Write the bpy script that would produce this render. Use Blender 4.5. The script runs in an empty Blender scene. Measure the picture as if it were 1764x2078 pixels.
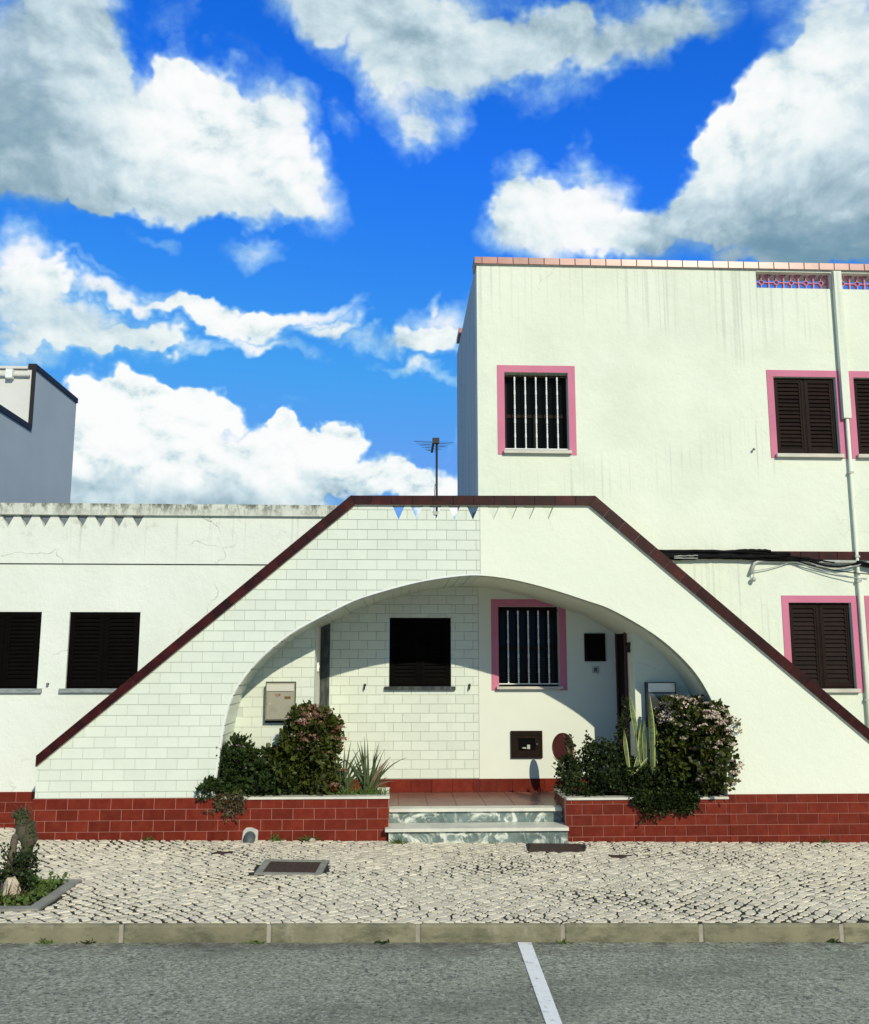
import bpy, bmesh, math, random
import numpy as np
from mathutils import Vector, Matrix
from mathutils.geometry import delaunay_2d_cdt

random.seed(7)
rng = np.random.default_rng(11)
S = bpy.context.scene
COL = S.collection
PI = math.pi
R = math.radians

# ------------------------------------------------------------------ camera
PITCH, YAW, ZC, FPX = R(9.15), R(2.5), 1.72, 1892.0     # FPX: focal length for a 1764 px wide picture
cam_d = bpy.data.cameras.new('camera')
cam_d.sensor_fit = 'HORIZONTAL'
cam_d.sensor_width = 36.0
cam_d.lens = 36.0 * FPX / 1764.0
cam_d.clip_start, cam_d.clip_end = 0.05, 2000
cam = bpy.data.objects.new('camera', cam_d)
COL.objects.link(cam)
cam.location = (0, 0, ZC)
cam.rotation_euler = (PI / 2 + PITCH, 0, -YAW)
S.camera = cam
S.render.resolution_x, S.render.resolution_y = 869, 1024

# survey helpers: a sight line through the 1764 x 2078 picture met with a real plane of the place
_f = Vector((math.sin(YAW) * math.cos(PITCH), math.cos(YAW) * math.cos(PITCH), math.sin(PITCH)))
_r = Vector((math.cos(YAW), -math.sin(YAW), 0))
_u = _r.cross(_f)
def ray(x, y):
    return _f + _r * ((x - 882.0) / FPX) + _u * ((1039.0 - y) / FPX)
def W(x, y, Y):
    d = ray(x, y); t = Y / d.y
    return (d.x * t, ZC + d.z * t)
def WX(x, y, Y): return W(x, y, Y)[0]
def WZ(x, y, Y): return W(x, y, Y)[1]
SLOPE = -0.011                                         # the street falls to the right
def gz(X): return SLOPE * X
def G(x, y, off=0.0):                                  # point on the sloping ground
    d = ray(x, y)
    t = (off - ZC) / (d.z - SLOPE * d.x)
    return (d.x * t, d.y * t)

# ------------------------------------------------------------------ light
SUN_DIR = Vector((0.393, -1.0, 0.614)).normalized()    # towards the sun
SUN_EL = math.asin(SUN_DIR.z)
sun_d = bpy.data.lights.new('sun', 'SUN')
sun_d.energy = 3.6
sun_d.angle = R(0.53)
sun_d.color = (1.0, 0.935, 0.755)
sun = bpy.data.objects.new('sun', sun_d)
COL.objects.link(sun)
sun.rotation_euler = SUN_DIR.to_track_quat('Z', 'Y').to_euler()
sun.location = SUN_DIR * 60
S.view_settings.view_transform = 'Standard'
S.view_settings.look = 'None'
S.view_settings.exposure = 0.0
S.view_settings.gamma = 1.0
S.view_settings.use_curve_mapping = False

world = bpy.data.worlds.new('World')
S.world = world
world.use_nodes = True

def build_sky():
    nt = world.node_tree
    nt.nodes.clear()
    L = nt.links.new
    def N(t, **kw):
        n = nt.nodes.new(t)
        for k, v in kw.items(): setattr(n, k, v)
        return n
    def setin(s, v):
        if hasattr(v, 'links'): L(v, s)
        else: s.default_value = v
    def math_(op, a, b=0.0, c=0.0, clamp=False):
        n = N('ShaderNodeMath', operation=op, use_clamp=clamp)
        setin(n.inputs[0], a); setin(n.inputs[1], b); setin(n.inputs[2], c)
        return n.outputs[0]
    def vmath(op, a, b=(0, 0, 0)):
        n = N('ShaderNodeVectorMath', operation=op)
        setin(n.inputs[0], a); setin(n.inputs[1], b)
        return n
    def smooth(v, a, b, lo=0.0, hi=1.0):
        n = N('ShaderNodeMapRange', interpolation_type='SMOOTHSTEP')
        setin(n.inputs['Value'], v)
        n.inputs['From Min'].default_value = a; n.inputs['From Max'].default_value = b
        n.inputs['To Min'].default_value = lo; n.inputs['To Max'].default_value = hi
        return n.outputs[0]
    def noise(vec, scale, detail=8, rough=0.55, dist=0.0):
        n = N('ShaderNodeTexNoise')
        setin(n.inputs['Vector'], vec)
        n.inputs['Scale'].default_value = scale; n.inputs['Detail'].default_value = detail
        n.inputs['Roughness'].default_value = rough; n.inputs['Distortion'].default_value = dist
        return n
    def mixc(fac, a, b):
        n = N('ShaderNodeMix', data_type='RGBA')
        setin(n.inputs[0], fac); setin(n.inputs[6], a); setin(n.inputs[7], b)
        return n.outputs[2]
    tc = N('ShaderNodeTexCoord')
    d = vmath('NORMALIZE', tc.outputs['Generated']).outputs[0]
    sep = N('ShaderNodeSeparateXYZ'); L(d, sep.inputs[0])
    az = math_('ARCTAN2', sep.outputs[0], sep.outputs[1])
    el = math_('ARCSINE', sep.outputs[2])
    P0 = N('ShaderNodeCombineXYZ'); L(az, P0.inputs[0]); L(el, P0.inputs[1])
    # ragged outlines: the cloud masses are looked up through a warped direction
    w1 = noise(d, 6.0, 3, 0.5)
    w2 = noise(d, 22.0, 3, 0.6)
    wa = vmath('SUBTRACT', w1.outputs['Color'], (0.5, 0.5, 0.5)).outputs[0]
    wb = vmath('SUBTRACT', w2.outputs['Color'], (0.5, 0.5, 0.5)).outputs[0]
    sa = N('ShaderNodeVectorMath', operation='SCALE'); L(wa, sa.inputs[0]); sa.inputs[3].default_value = 0.05
    sb = N('ShaderNodeVectorMath', operation='SCALE'); L(wb, sb.inputs[0]); sb.inputs[3].default_value = 0.065
    P = vmath('ADD', vmath('ADD', P0.outputs[0], sa.outputs[0]).outputs[0], sb.outputs[0]).outputs[0]
    # cloud masses: picture x, y, half width, half height, tilt (deg), weight, whiteness
    B = [
        # upper left bank
        (40, 120, 230, 250, 0, 1.0, .42), (30, 330, 230, 130, 0, 1.0, .27), (165, 60, 105, 130, 0, .85, .66),
        (330, 300, 230, 150, 0, 1.25, .78), (470, 300, 190, 130, -25, 1.0, .92), (400, 210, 90, 110, 0, .9, 1.0),
        (330, 385, 320, 58, 0, .8, .36), (640, 390, 70, 100, 30, .75, .85), (540, 170, 150, 60, -25, .5, .6),
        (345, 60, 70, 90, 0, .5, .7), (610, 270, 90, 90, -40, .6, .85),
        # upper middle veil
        (620, 10, 140, 70, -10, .75, .55), (750, 70, 160, 110, 0, .9, .62), (850, 190, 150, 150, 0, 1.0, .66),
        (960, 60, 250, 110, 0, .85, .5), (1120, 125, 180, 100, 0, .88, .58), (1280, 50, 180, 80, 0, .75, .42),
        (1430, 40, 160, 65, 10, .65, .45), (850, 300, 50, 50, 40, .35, .6),
        # right bank
        (1720, 150, 190, 230, 0, 1.2, .68), (1590, 250, 170, 120, 35, 1.2, 1.0), (1640, 350, 290, 120, 0, 1.2, .5),
        (1440, 380, 90, 110, 0, 1.0, .8), (1560, 450, 290, 90, 0, 1.1, .22), (1720, 500, 220, 60, 0, 1.0, .10),
        (1480, 260, 80, 60, 30, .8, 1.2),
        # heap left of it
        (1215, 405, 115, 115, 0, 1.1, .85), (1090, 465, 160, 90, 0, 1.1, .8), (1060, 395, 80, 70, 0, .85, .75), (1290, 470, 90, 60, 0, .7, .6),
        # left middle
        (60, 530, 90, 60, 0, 1.0, .9), (120, 640, 260, 80, -4, 1.15, .62), (60, 720, 190, 50, 10, .75, .6), (300, 600, 200, 34, -8, .85, .95),
        (470, 645, 150, 28, -5, .8, .9), (610, 640, 160, 24, 15, .95, .95), (560, 690, 130, 28, -12, .75, .85),
        (538, 512, 80, 42, 0, .75, .85), (335, 505, 80, 28, 5, .75, .7), (705, 280, 28, 60, 20, .55, .7), (215, 540, 90, 20, 0, .45, .7), (230, 690, 210, 26, 12, .6, .8), (420, 690, 160, 18, 0, .5, .85), (690, 650, 80, 16, 18, .55, .9),
        # right middle streaks
        (790, 680, 200, 32, -3, .8, .85), (910, 660, 120, 75, 25, .9, .85), (850, 750, 170, 24, -14, .8, .95), (900, 880, 26, 40, 0, .5, .7),
        (580, 803, 80, 20, 0, .5, .75), (880, 600, 20, 40, 0, .4, .7),
        # the tall heap behind the low house
        (320, 885, 190, 135, 0, 1.6, .92), (265, 812, 105, 66, 0, 1.5, 1.15), (400, 822, 98, 66, 0, 1.5, 1.15), (195, 890, 75, 105, 0, 1.5, 1.0),
        (590, 912, 110, 88, 0, 1.5, .95), (650, 905, 78, 62, 0, 1.4, 1.0), (582, 858, 48, 40, 0, 1.2, 1.15), (560, 965, 130, 70, 0, 1.5, .75), (745, 962, 130, 46, 0, 1.3, .95),
        (727, 905, 24, 22, 0, 1.0, 1.1), (862, 966, 80, 40, 0, 1.3, 1.0), (430, 1005, 420, 46, 0, 1.2, .42), (890, 1020, 70, 34, 0, 1.2, 1.1), (250, 1045, 400, 50, 0, 1.2, .5),
    ]
    acc, accb = None, None
    k = 1.0 / FPX
    for (x, y, rx, ry, tilt, w, b) in B:
        v = ray(x, y).normalized()
        a, e = math.atan2(v.x, v.y), math.asin(v.z)
        mp = N('ShaderNodeMapping', vector_type='TEXTURE')
        L(P, mp.inputs['Vector'])
        mp.inputs['Location'].default_value = (a, e, 0)
        mp.inputs['Rotation'].default_value = (0, 0, R(tilt))
        mp.inputs['Scale'].default_value = (rx * k * 1.12, ry * k * 1.05, 1)
        dd = vmath('DOT_PRODUCT', mp.outputs[0], mp.outputs[0]).outputs[1]
        f = math_('SUBTRACT', 1.0, dd, clamp=True)
        acc = math_('MULTIPLY_ADD', f, w, acc if acc is not None else 0.0)
        accb = math_('MULTIPLY_ADD', f, w * b, accb if accb is not None else 0.0)
    # unseen cloud cover outside the view, greyed and spread to tame the ambient light
    fd = Vector((math.sin(YAW), math.cos(YAW), 0.36)).normalized()
    cosang = vmath('DOT_PRODUCT', d, tuple(fd)).outputs[1]
    outside = smooth(cosang, 0.86, 0.70)
    gen = smooth(noise(d, 2.6, 3, 0.5).outputs['Fac'], 0.40, 0.56, 0.0, 1.1)
    gen = math_('MULTIPLY', gen, outside)
    acc = math_('ADD', acc, gen)
    accb = math_('MULTIPLY_ADD', gen, 0.20, accb)
    white = math_('DIVIDE', accb, math_('MAXIMUM', acc, 0.05))
    # fine texture, flattened a little as clouds are
    st = vmath('MULTIPLY', d, (1.0, 1.0, 1.35)).outputs[0]
    n1 = noise(st, 9.0, 10, 0.61, 0.2).outputs['Fac']
    sunoff = vmath('ADD', st, (0.008, -0.004, 0.014)).outputs[0]
    n2 = noise(sunoff, 9.0, 4, 0.5, 0.25).outputs['Fac']
    nz = math_('SUBTRACT', n1, 0.5)
    dens = math_('MULTIPLY_ADD', nz, 1.6, math_('MINIMUM', acc, 1.5))
    alpha = math_('MULTIPLY', smooth(math_('MULTIPLY', dens, smooth(acc, 0.7, 1.5, 0.80, 1.25)), 0.20, 0.98), smooth(acc, 0.3, 1.2, 0.76, 1.0))
    relief = math_('SUBTRACT', n1, n2)
    sh = math_('MULTIPLY_ADD', relief, smooth(white, 0.7, 1.0, 1.2, 4.2), white)
    sh = math_('MULTIPLY_ADD', nz, 0.38, sh)
    shade = smooth(sh, 0.0, 1.1)
    cr = N('ShaderNodeValToRGB'); L(shade, cr.inputs[0])
    e_ = cr.color_ramp.elements
    e_[0].position = 0.0; e_[0].color = (0.17, 0.31, 0.40, 1)
    e_[1].position = 1.0; e_[1].color = (1.0, 1.0, 0.985, 1)
    for p_, c_ in ((0.25, (0.33, 0.47, 0.54, 1)), (0.55, (0.60, 0.74, 0.79, 1)), (0.8, (0.86, 0.93, 0.92, 1))):
        q = cr.color_ramp.elements.new(p_); q.color = c_
    STR = 0.10
    thin = vmath('MULTIPLY', cr.outputs[0], (0.62, 0.93, 1.06)).outputs[0]
    ccol = mixc(smooth(alpha, 0.25, 0.95), thin, cr.outputs[0])
    cs = N('ShaderNodeVectorMath', operation='SCALE'); L(ccol, cs.inputs[0]); cs.inputs[3].default_value = 1.0 / STR
    sky = N('ShaderNodeTexSky', sky_type='NISHITA')
    sky.sun_disc = False
    sky.sun_elevation = SUN_EL
    sky.sun_rotation = math.atan2(SUN_DIR.x, SUN_DIR.y)
    sky.altitude = 60; sky.air_density = 1.0; sky.dust_density = 0.4; sky.ozone_density = 1.6
    hs = N('ShaderNodeHueSaturation'); L(sky.outputs[0], hs.inputs['Color'])
    hs.inputs['Saturation'].default_value = 1.45
    hs.inputs['Value'].default_value = 2.0
    tint = vmath('MULTIPLY', hs.outputs[0], (0.50, 0.70, 1.30)).outputs[0]
    tint = vmath('MINIMUM', tint, (1.3, 3.6, 8.8)).outputs[0]
    a2 = math_('MULTIPLY', alpha, 0.97)
    colr = mixc(a2, tint, cs.outputs[0])
    bg = N('ShaderNodeBackground'); L(colr, bg.inputs['Color']); bg.inputs['Strength'].default_value = STR
    out = N('ShaderNodeOutputWorld'); L(bg.outputs[0], out.inputs['Surface'])
build_sky()
world.cycles.sampling_method = 'MANUAL'
world.cycles.sample_map_resolution = 512

# ------------------------------------------------------------------ materials
def M(name, col, rough=0.7, col2=None, nscale=3.0, ndetail=6, nlo=0.35, nhi=0.65, bump=None, spec=0.4, rnd=0.0, island=0.0,
      metal=0.0, extra=None, stretch=(1, 1, 1), coat=0.0):
    m = bpy.data.materials.new(name)
    m.use_nodes = True
    nt = m.node_tree; nt.nodes.clear()
    L = nt.links.new
    out = nt.nodes.new('ShaderNodeOutputMaterial')
    b = nt.nodes.new('ShaderNodeBsdfPrincipled')
    L(b.outputs[0], out.inputs[0])
    b.inputs['Roughness'].default_value = rough
    b.inputs['Specular IOR Level'].default_value = spec
    b.inputs['Metallic'].default_value = metal
    b.inputs['Coat Weight'].default_value = coat
    geo = nt.nodes.new('ShaderNodeNewGeometry')
    mp = nt.nodes.new('ShaderNodeMapping'); L(geo.outputs['Position'], mp.inputs[0]); mp.inputs['Scale'].default_value = stretch
    pos = mp.outputs[0]
    cur = None
    if col2 is not None:
        n = nt.nodes.new('ShaderNodeTexNoise'); L(pos, n.inputs['Vector'])
        n.inputs['Scale'].default_value = nscale; n.inputs['Detail'].default_value = ndetail; n.inputs['Roughness'].default_value = 0.6
        r = nt.nodes.new('ShaderNodeMapRange'); L(n.outputs['Fac'], r.inputs[0])
        r.inputs['From Min'].default_value = nlo; r.inputs['From Max'].default_value = nhi
        mx = nt.nodes.new('ShaderNodeMix'); mx.data_type = 'RGBA'
        L(r.outputs[0], mx.inputs[0]); mx.inputs[6].default_value = (*col, 1); mx.inputs[7].default_value = (*col2, 1)
        cur = mx.outputs[2]
    else:
        c = nt.nodes.new('ShaderNodeRGB'); c.outputs[0].default_value = (*col, 1); cur = c.outputs[0]
    if extra: cur = extra(nt, geo.outputs['Position'], cur, b)
    def vary(sock, amt, cur):
        r = nt.nodes.new('ShaderNodeMapRange'); L(sock, r.inputs[0])
        r.inputs['To Min'].default_value = 1 - amt; r.inputs['To Max'].default_value = 1 + amt
        v = nt.nodes.new('ShaderNodeVectorMath'); v.operation = 'SCALE'
        L(cur, v.inputs[0]); L(r.outputs[0], v.inputs[3])
        return v.outputs[0]
    if rnd:
        oi = nt.nodes.new('ShaderNodeObjectInfo'); cur = vary(oi.outputs['Random'], rnd, cur)
    if island:
        cur = vary(geo.outputs['Random Per Island'], island, cur)
    L(cur, b.inputs['Base Color'])
    if bump:
        bs, st, dist = bump
        n = nt.nodes.new('ShaderNodeTexNoise'); L(geo.outputs['Position'], n.inputs['Vector'])
        n.inputs['Scale'].default_value = bs; n.inputs['Detail'].default_value = 8 if bs < 20 else 6; n.inputs['Roughness'].default_value = 0.65
        bp = nt.nodes.new('ShaderNodeBump'); bp.inputs['Strength'].default_value = st; bp.inputs['Distance'].default_value = dist
        L(n.outputs['Fac'], bp.inputs['Height']); L(bp.outputs[0], b.inputs['Normal'])
    return m

def nd(nt, t, **kw):
    n = nt.nodes.new(t)
    for k, v in kw.items(): setattr(n, k, v)
    return n
def n_noise(nt, vec, scale, detail=5, rough=0.6, stretch=None):
    if stretch:
        mp = nd(nt, 'ShaderNodeMapping'); nt.links.new(vec, mp.inputs[0]); mp.inputs['Scale'].default_value = stretch; vec = mp.outputs[0]
    n = nd(nt, 'ShaderNodeTexNoise'); nt.links.new(vec, n.inputs['Vector'])
    n.inputs['Scale'].default_value = scale; n.inputs['Detail'].default_value = detail; n.inputs['Roughness'].default_value = rough
    return n.outputs['Fac']
def n_range(nt, v, a, b, lo=0.0, hi=1.0):
    n = nd(nt, 'ShaderNodeMapRange', interpolation_type='SMOOTHSTEP'); nt.links.new(v, n.inputs[0])
    for k, q in (('From Min', a), ('From Max', b), ('To Min', lo), ('To Max', hi)): n.inputs[k].default_value = q
    return n.outputs[0]
def n_mul(nt, a, b):
    n = nd(nt, 'ShaderNodeMath', operation='MULTIPLY')
    for i, q in enumerate((a, b)):
        if hasattr(q, 'links'): nt.links.new(q, n.inputs[i])
        else: n.inputs[i].default_value = q
    return n.outputs[0]
def n_max(nt, a, b):
    n = nd(nt, 'ShaderNodeMath', operation='MAXIMUM')
    nt.links.new(a, n.inputs[0]); nt.links.new(b, n.inputs[1]); return n.outputs[0]
def n_mix(nt, fac, a, col):
    n = nd(nt, 'ShaderNodeMix', data_type='RGBA')
    nt.links.new(fac, n.inputs[0]); nt.links.new(a, n.inputs[6]); n.inputs[7].default_value = (*col, 1)
    return n.outputs[2]
def n_xyz(nt, pos):
    s = nd(nt, 'ShaderNodeSeparateXYZ'); nt.links.new(pos, s.inputs[0]); return s.outputs

def cracks(nt, pos, cur, scale=0.9, col=(.36, .38, .33), width=0.006, amt=0.55):
    # hairline cracks in old render: edges of a warped cell pattern, kept only in patches
    w = nd(nt, 'ShaderNodeTexNoise'); nt.links.new(pos, w.inputs['Vector']); w.inputs['Scale'].default_value = 2.2; w.inputs['Detail'].default_value = 5
    add = nd(nt, 'ShaderNodeVectorMath', operation='MULTIPLY_ADD'); nt.links.new(w.outputs['Color'], add.inputs[0])
    add.inputs[1].default_value = (.55, .55, .55); nt.links.new(pos, add.inputs[2])
    v = nd(nt, 'ShaderNodeTexVoronoi', feature='DISTANCE_TO_EDGE'); nt.links.new(add.outputs[0], v.inputs['Vector']); v.inputs['Scale'].default_value = scale
    line = n_range(nt, v.outputs['Distance'], width, 0.0)
    patch = n_range(nt, n_noise(nt, pos, 0.8, 2), 0.52, 0.62, 0, amt)
    return n_mix(nt, n_mul(nt, line, patch), cur, col)

def house_extra(nt, pos, cur, b):
    X, Y, Z = n_xyz(nt, pos)
    # rain streaks running down from the parapet, and older ones lower on the wall
    st = n_noise(nt, pos, 1.0, 3, 0.55, (17.0, 0.0, 0.16))
    st = n_range(nt, st, 0.53, 0.67)
    reach = n_noise(nt, pos, 1.0, 2, 0.5, (6.0, 0, 0))
    zt = nd(nt, 'ShaderNodeMath', operation='MULTIPLY_ADD'); nt.links.new(reach, zt.inputs[0]); zt.inputs[1].default_value = 1.9; nt.links.new(Z, zt.inputs[2])
    top = n_range(nt, zt.outputs[0], 5.95 + 0.25, 7.1, 0, 0.32)
    st2 = n_range(nt, n_noise(nt, pos, 1.0, 3, 0.5, (23.0, 0.0, 0.25)), 0.52, 0.70)
    patch = n_range(nt, n_noise(nt, pos, 0.55, 2, 0.5, (1, 1, 1.4)), 0.48, 0.58, 0, 0.34)
    f = n_max(nt, n_mul(nt, st, top), n_mul(nt, st2, patch))
    cur = n_mix(nt, f, cur, (.30, .33, .27))
    cloudy = n_range(nt, n_noise(nt, pos, 1.3, 5), 0.42, 0.7, 0, 0.28)
    cur = n_mix(nt, cloudy, cur, (.55, .62, .50))
    return cracks(nt, pos, cur, 0.55, (.40, .42, .36), 0.004, 0.35)

def low_extra(nt, pos, cur, b):
    X, Y, Z = n_xyz(nt, pos)
    mould = n_range(nt, n_noise(nt, pos, 7.0, 8, 0.7), 0.54, 0.70)
    high = n_range(nt, Z, 2.7, 3.5, 0.0, 0.55)
    cur = n_mix(nt, n_mul(nt, mould, high), cur, (.20, .22, .17))
    st = n_range(nt, n_noise(nt, pos, 1.0, 3, 0.55, (15.0, 0.0, 0.5)), 0.58, 0.75)
    hz = n_range(nt, Z, 2.6, 3.25, 0.0, 0.35)
    cur = n_mix(nt, n_mul(nt, st, hz), cur, (.25, .27, .22))
    cloudy = n_range(nt, n_noise(nt, pos, 1.1, 4), 0.45, 0.7, 0, 0.14)
    cur = n_mix(nt, cloudy, cur, (.58, .61, .54))
    return cracks(nt, pos, cur, 0.9, (.30, .32, .27), 0.006, 0.75)

def cornice_extra(nt, pos, cur, b):
    X, Y, Z = n_xyz(nt, pos)
    a = n_range(nt, n_noise(nt, pos, 9.0, 8, 0.75, (1, 1, 0.5)), 0.43, 0.60, 0, 0.95)
    z = n_range(nt, Z, WZ(300, 1046, 10.1), WZ(300, 1022, 10.1), 0.35, 1.0)
    return n_mix(nt, n_mul(nt, a, z), cur, (.10, .11, .08))

WHITE = (.775, .81, .665)
m_house = M('house_render', WHITE, 0.85, (.735, .775, .62), 1.2, bump=(11, .38, .022), extra=house_extra)
m_low = M('low_house_render', (.76, .79, .70), 0.88, (.71, .745, .65), 1.4, bump=(10, .42, .024), extra=low_extra)
m_cornice = M('cornice_concrete', (.66, .68, .58), 0.9, (.56, .58, .49), 4, bump=(50, .5, .006), extra=cornice_extra)
m_stairw = M('stair_render', WHITE, 0.85, (.745, .785, .635), 1.0, bump=(11, .36, .020), extra=lambda nt, p, c, b: cracks(nt, p, c, 0.5, (.45, .47, .40), 0.004, 0.4))
m_porch = M('porch_render', (.76, .785, .66), 0.85, (.72, .75, .63), 1.5, bump=(100, .2, .003))
m_side = M('side_render', (.66, .66, .57), 0.88, (.50, .51, .45), 1.0, stretch=(6, 6, .5), bump=(60, .3, .004))
m_grout = M('pale_grout', (.54, .58, .50), 0.9)
m_tile = M('white_tile', (.715, .765, .645), 0.26, (.685, .735, .62), 5, rnd=.035, spec=.45, bump=(25, .06, .004))
m_rgrout = M('pink_grout', (.46, .20, .155), 0.9)
m_rtile = M('red_tile', (.135, .0165, .0075), 0.30, (.19, .029, .0135), 14, nlo=.40, nhi=.75, rnd=.17, spec=.22, bump=(30, .10, .004))
m_cap = M('coping_tile', (.026, .0028, .0018), 0.36, (.062, .0075, .0042), 9, nlo=.42, nhi=.72, rnd=.35, spec=.25, bump=(30, .1, .004))
m_mortar = M('mortar', (.60, .59, .52), 0.95, (.45, .44, .39), 20, bump=(60, .5, .004))
m_rooftile = M('roof_cap_tile', (.34, .125, .095), 0.30, (.42, .18, .14), 7, rnd=.16, spec=.6)
m_pink = M('pink_paint', (.61, .19, .285), 0.75, (.55, .165, .255), 2.5, bump=(90, .2, .003))
m_pinkblock = M('pink_block', (.64, .26, .34), 0.8, (.56, .21, .29), 6)
m_brown = M('dark_brown_paint', (.0095, .0042, .0024), 0.62, (.015, .0072, .0042), 14, spec=.12, rnd=.35)
m_black = M('black_brown_paint', (.0022, .0017, .0013), 0.7, (.0034, .0027, .002), 8, spec=.05)
m_glass = M('dark_glass', (.003, .0035, .0035), 0.1, spec=.12)
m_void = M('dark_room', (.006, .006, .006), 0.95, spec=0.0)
m_curtain = M('curtain', (.055, .06, .05), 0.9, (.03, .033, .028), 30, stretch=(3, 1, .1))
m_bar = M('white_metal', (.80, .82, .76), 0.45)
m_whitepl = M('white_plastic', (.78, .80, .76), 0.4)
m_sillw = M('pale_marble', (.62, .58, .48), 0.4, (.48, .45, .37), 12, stretch=(.4, 1, 1))
def marble_extra(nt, pos, cur, b):
    w = nd(nt, 'ShaderNodeTexNoise'); nt.links.new(pos, w.inputs['Vector']); w.inputs['Scale'].default_value = 5.0; w.inputs['Detail'].default_value = 9
    w.inputs['Roughness'].default_value = 0.62; w.inputs['Distortion'].default_value = 1.6
    v = n_range(nt, w.outputs['Fac'], 0.49, 0.62)
    return n_mix(nt, v, cur, (.66, .69, .60))
m_gmarble = M('green_marble', (.10, .14, .125), 0.28, (.20, .26, .235), 8, extra=marble_extra, spec=.45)
m_sillg = M('grey_marble', (.19, .215, .20), 0.35, (.34, .37, .35), 9, stretch=(1, 1, 4))
m_dmarble = M('dark_marble', (.035, .040, .036), 0.35, (.14, .155, .14), 10, nlo=.45, nhi=.8, stretch=(2, 1, .6))
m_wmarble = M('white_marble', (.72, .70, .57), 0.4, (.58, .57, .48), 6, spec=.45)
m_floor = M('porch_floor_tile', (.155, .062, .042), 0.34, (.21, .10, .072), 9, rnd=.12, spec=.45)
m_soil = M('soil', (.022, .016, .010), 0.95, (.05, .038, .024), 18, bump=(40, .8, .02))
m_joint = M('joint_sand', (.014, .011, .008), 0.95, (.036, .029, .019), 9, bump=(60, .6, .01))
m_cobble = M('limestone', (.74, .66, .48), 0.72, (.60, .54, .40), 9, island=.16, spec=.4, bump=(70, .55, .006))
m_cobble1 = M('limestone_near', (.74, .66, .48), 0.72, (.60, .54, .40), 9, rnd=.16, spec=.4, bump=(70, .55, .006))
def kerb_extra(nt, pos, cur, b):
    X, Y, Z = n_xyz(nt, pos)
    g = n_range(nt, n_noise(nt, pos, 3.2, 8, 0.75, (1, 1, 2.2)), 0.44, 0.66, 0, .8)
    cur = n_mix(nt, g, cur, (.085, .088, .052))
    lg = n_range(nt, n_noise(nt, pos, 5.0, 6, 0.7, (1, 1, .6)), 0.56, 0.72, 0, .6)
    cur = n_mix(nt, lg, cur, (.34, .32, .235))
    sp = n_range(nt, n_noise(nt, pos, 150.0, 2), 0.55, 0.75, 0, .45)
    return n_mix(nt, sp, cur, (.10, .105, .08))
m_kerb = M('kerb_concrete', (.27, .245, .150), 0.92, (.20, .185, .115), 4, rnd=.08, bump=(120, .6, .004), extra=kerb_extra)
m_kmortar = M('kerb_mortar', (.40, .36, .28), 0.95, (.30, .27, .21), 12, bump=(60, .6, .006))
YK_ = G(800, 1913, -0.115)[1]
def road_extra(nt, pos, cur, b):
    v = nd(nt, 'ShaderNodeTexVoronoi'); nt.links.new(pos, v.inputs['Vector']); v.inputs['Scale'].default_value = 62.0
    c = nd(nt, 'ShaderNodeSeparateXYZ'); nt.links.new(v.outputs['Color'], c.inputs[0])
    lt = n_range(nt, c.outputs[0], 0.45, 0.95, 0, .85)
    cur = n_mix(nt, lt, cur, (.52, .52, .385))
    dk = n_range(nt, n_noise(nt, pos, 38.0, 4, 0.75), 0.48, 0.66, 0, .85)
    cur = n_mix(nt, dk, cur, (.045, .05, .045))
    pt = n_range(nt, n_noise(nt, pos, 0.9, 6, 0.65, (.6, 1.6, 1)), 0.46, 0.66, 0, .5)
    cur = n_mix(nt, pt, cur, (.125, .13, .09))
    X, Y, Z = n_xyz(nt, pos)
    gut = n_mul(nt, n_range(nt, Y, YK_ - .35, YK_, 0, .75), n_range(nt, n_noise(nt, pos, 7.0, 6, 0.7), 0.42, 0.62))
    cur = n_mix(nt, gut, cur, (.11, .10, .07))
    oil = n_range(nt, n_noise(nt, pos, 2.6, 2, 0.4), 0.70, 0.76, 0, .65)
    return n_mix(nt, oil, cur, (.028, .028, .026))
m_road = M('worn_asphalt', (.335, .345, .235), 0.88, (.27, .28, .19), 2.5, extra=road_extra, bump=(85, 1.0, .012))
def paint_extra(nt, pos, cur, b):
    w = n_range(nt, n_noise(nt, pos, 22.0, 7, 0.75), 0.55, 0.68, 0, .7)
    return n_mix(nt, w, cur, (.20, .20, .18))
m_line = M('road_paint', (.86, .85, .76), 0.7, (.80, .79, .70), 12, bump=(85, .3, .003), extra=paint_extra)
m_rust = M('rusted_iron', (.040, .024, .017), 0.75, (.070, .042, .028), 22, bump=(70, .7, .006))
m_concrete = M('concrete', (.30, .29, .235), 0.92, (.22, .215, .175), 7, bump=(90, .5, .004))
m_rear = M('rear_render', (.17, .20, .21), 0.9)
m_grey = M('grey_render', (.47, .52, .51), 0.9, (.43, .48, .475), 1.2, bump=(70, .3, .004))
m_towerw = M('pale_render', (.66, .65, .60), 0.85, (.62, .61, .56), 2)
m_trim = M('black_trim', (.012, .008, .008), 0.6)
m_steel = M('antenna_metal', (.03, .03, .035), 0.5, metal=.3)
m_cable = M('black_cable', (.004, .004, .004), 0.6, spec=.08)
m_cablew = M('grey_cable', (.40, .41, .37), 0.6)
m_galv = M('grey_conduit', (.50, .51, .45), 0.5, (.40, .41, .36), 20)
m_beige = M('beige_metal', (.33, .315, .235), 0.5, (.26, .25, .185), 12, nlo=.5, nhi=.75)
m_beigel = M('pale_beige_metal', (.58, .57, .48), 0.5)
m_stain = M('rust_print', (.20, .055, .04), 0.8, (.33, .25, .19), 40)
m_brass = M('brass_plate', (.18, .125, .04), 0.4, metal=.4)
m_steelb = M('stainless', (.55, .56, .55), 0.22, metal=1.0)
m_dark = M('dark_metal', (.012, .012, .012), 0.5)
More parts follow.
